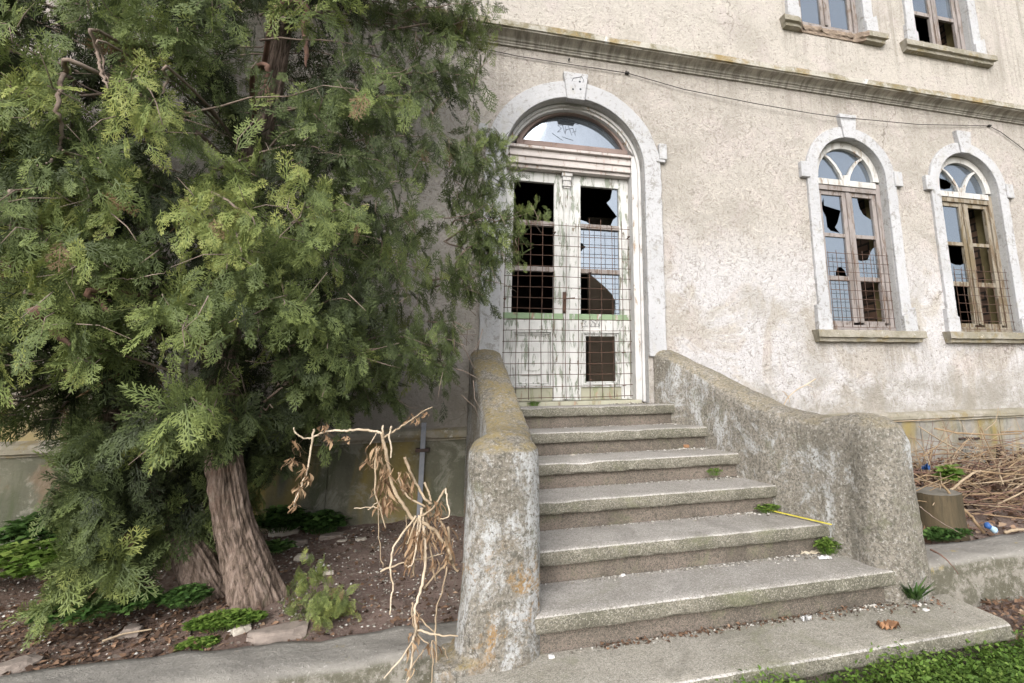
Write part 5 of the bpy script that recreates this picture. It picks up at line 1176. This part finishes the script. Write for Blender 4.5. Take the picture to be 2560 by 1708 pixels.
rpath([(300, 360), (330, 300), (375, 240), (400, 222)], -.5, .010, .008, 'straw', 'broken_stalk', 'forked stick standing up against the ochre plinth stain')
rpath([(105, 220), (150, 275), (185, 350), (190, 400)], -.9, .006, .005, 'straw', 'broken_stalk', 'bent thin stalk next to the top of the right parapet end')
rpath([(490, 170), (530, 140), (558, 100), (566, 40)], -.3, .006, .003, 'straw', 'broken_stalk', 'slender curved stalk reaching up over the plinth ledge')
rpath([(470, 150), (500, 230), (545, 320), (570, 385)], -.35, .008, .007, 'heapstraw', 'broken_stalk', 'upright brown stalk under the slender curved one')
rpath([(130, 590), (200, 645), (300, 705), (390, 760)], -1.56, .004, .003, 'branch', 'thin_twig', 'thin straight twig leaning across the stump toward the kerb', 'twig')
rpath([(330, 530, -1.1), (480, 520, -1.1), (680, 512, -1.1)], -1.1, .010, .009, 'heapstraw', 'broken_stalk', 'long level stalk in the heap right of the stump')
rpath([(600, 735, -1.5), (660, 722, -1.5), (720, 718, -1.5)], -1.5, .016, .014, 'straw', 'broken_stalk', 'thick stub lying behind the kerb right of the blue wrapper')
# creeping twig on the kerb joint
rpath([(190, 830, -1.80), (250, 860, -1.87), (310, 915, -1.90), (345, 965, -1.905)], -1.88, .007, .003, 'reddead', 'dark_root', 'dark forked root creeping over the right kerb edge', 'root')
# crumpled wrapper / can
cw = RR(525, 708, -1.52); CAN = thing('crumpled_can', (cw.x, -1.52, cw.z-.03), 'crumpled blue and white drink can at the end of the curved stalk', 'can')
q = MB(); ax = Vector((.80, -.15, -.55)).normalized(); P = [cw+ax*(t-.5)*.085 for t in (0, .06, .12, .3, .5, .7, .88, .95, 1)]; q.tube(P, [.013, .018, .022, .018, .014, .019, .021, .017, .012], 18); q.build('can_body', M['blue'], CAN, smooth=True)
q = MB(); q.tube([cw+ax*(t-.5)*.085 for t in (.40, .52, .6, .7, .86)], [.0170, .0155, .0178, .0198, .0220], 18, cap=False); q.build('printed_band', M['lightblue'], CAN, smooth=True)
q = MB(); q.tube([cw+ax*(t-.5)*.085 for t in (.99, 1.03)], [.0135, .012], 18); q.build('can_rim', M['white'], CAN, smooth=True)
c = RR(165, 375, -.9); sheet('wrapper', (c.x, c.y, c.z-.02), .06, .05, .3, 'blue', 'small blue wrapper caught in the stalks behind the parapet end', 'litter', 12, .05)
# iron bits on the right plinth
a = RR(350, 215, -.06); b = RR(460, 212, -.06); q = MB(); q.tube([a, a.lerp(b, .3)+Vector((0, -.02, .01)), a.lerp(b, .7)+Vector((0, -.02, 0)), b], .011, 6); tag(recenter(q.build('iron_hook', M['iron'], smooth=True)), 'short black iron bar stuck across the ochre stain of the plinth', 'hook')
a = RR(568, 245, -.2); q = MB(); b = RR(572, 360, -.2); q.tube([b, b.lerp(a, .3), b.lerp(a, .6), a], [.022, .026, .024, .022], 10); tag(recenter(q.build('black_pipe_stub', M['iron'], smooth=True)), 'upright black pipe stub in front of the right plinth', 'pipe')
# bare vine on the right parapet
q = MB()
pv = [(775, 225, -.75), (735, 250, -.78), (690, 275, -.85), (655, 305, -.95), (640, 330, -1.02), (626, 370, -1.09), (615, 420, -1.14), (600, 475, -1.16)]
for (pts, r0, r1) in ((pv, .004, .003), ([(655, 305, -.95), (638, 285, -.95), (628, 280, -.95)], .003, .002), ([(655, 305, -.95), (662, 330, -1.0)], .003, .002), ([(735, 250, -.78), (765, 262, -.78)], .003, .002)):
    P = cr([tuple(Z4(a, b, c_)) for a, b, c_ in pts], 5); q.tube(P, list(np.linspace(r0*1.4, r1, len(P))), 6)
tag(recenter(q.build('bare_vine', M['straw_pale'], smooth=True)), 'bare pale vine twig hanging over the right parapet slope', 'twig')
GROUPS = {'stone': 'stones on the earth bed', 'weed_patch': 'weeds in the earth beds', 'step_weed': 'weeds on the steps', 'plaster_chunk': 'plaster lumps on the steps', 'plastic_scrap': 'white scraps on the steps', 'broken_stalk': 'large broken stalks on the heap', 'retaining_kerb': 'kerbs beside the stairs'}
for o in bpy.data.objects:
    if o.parent is None and o.name.split('.')[0] in GROUPS: o['group'] = GROUPS[o.name.split('.')[0]]
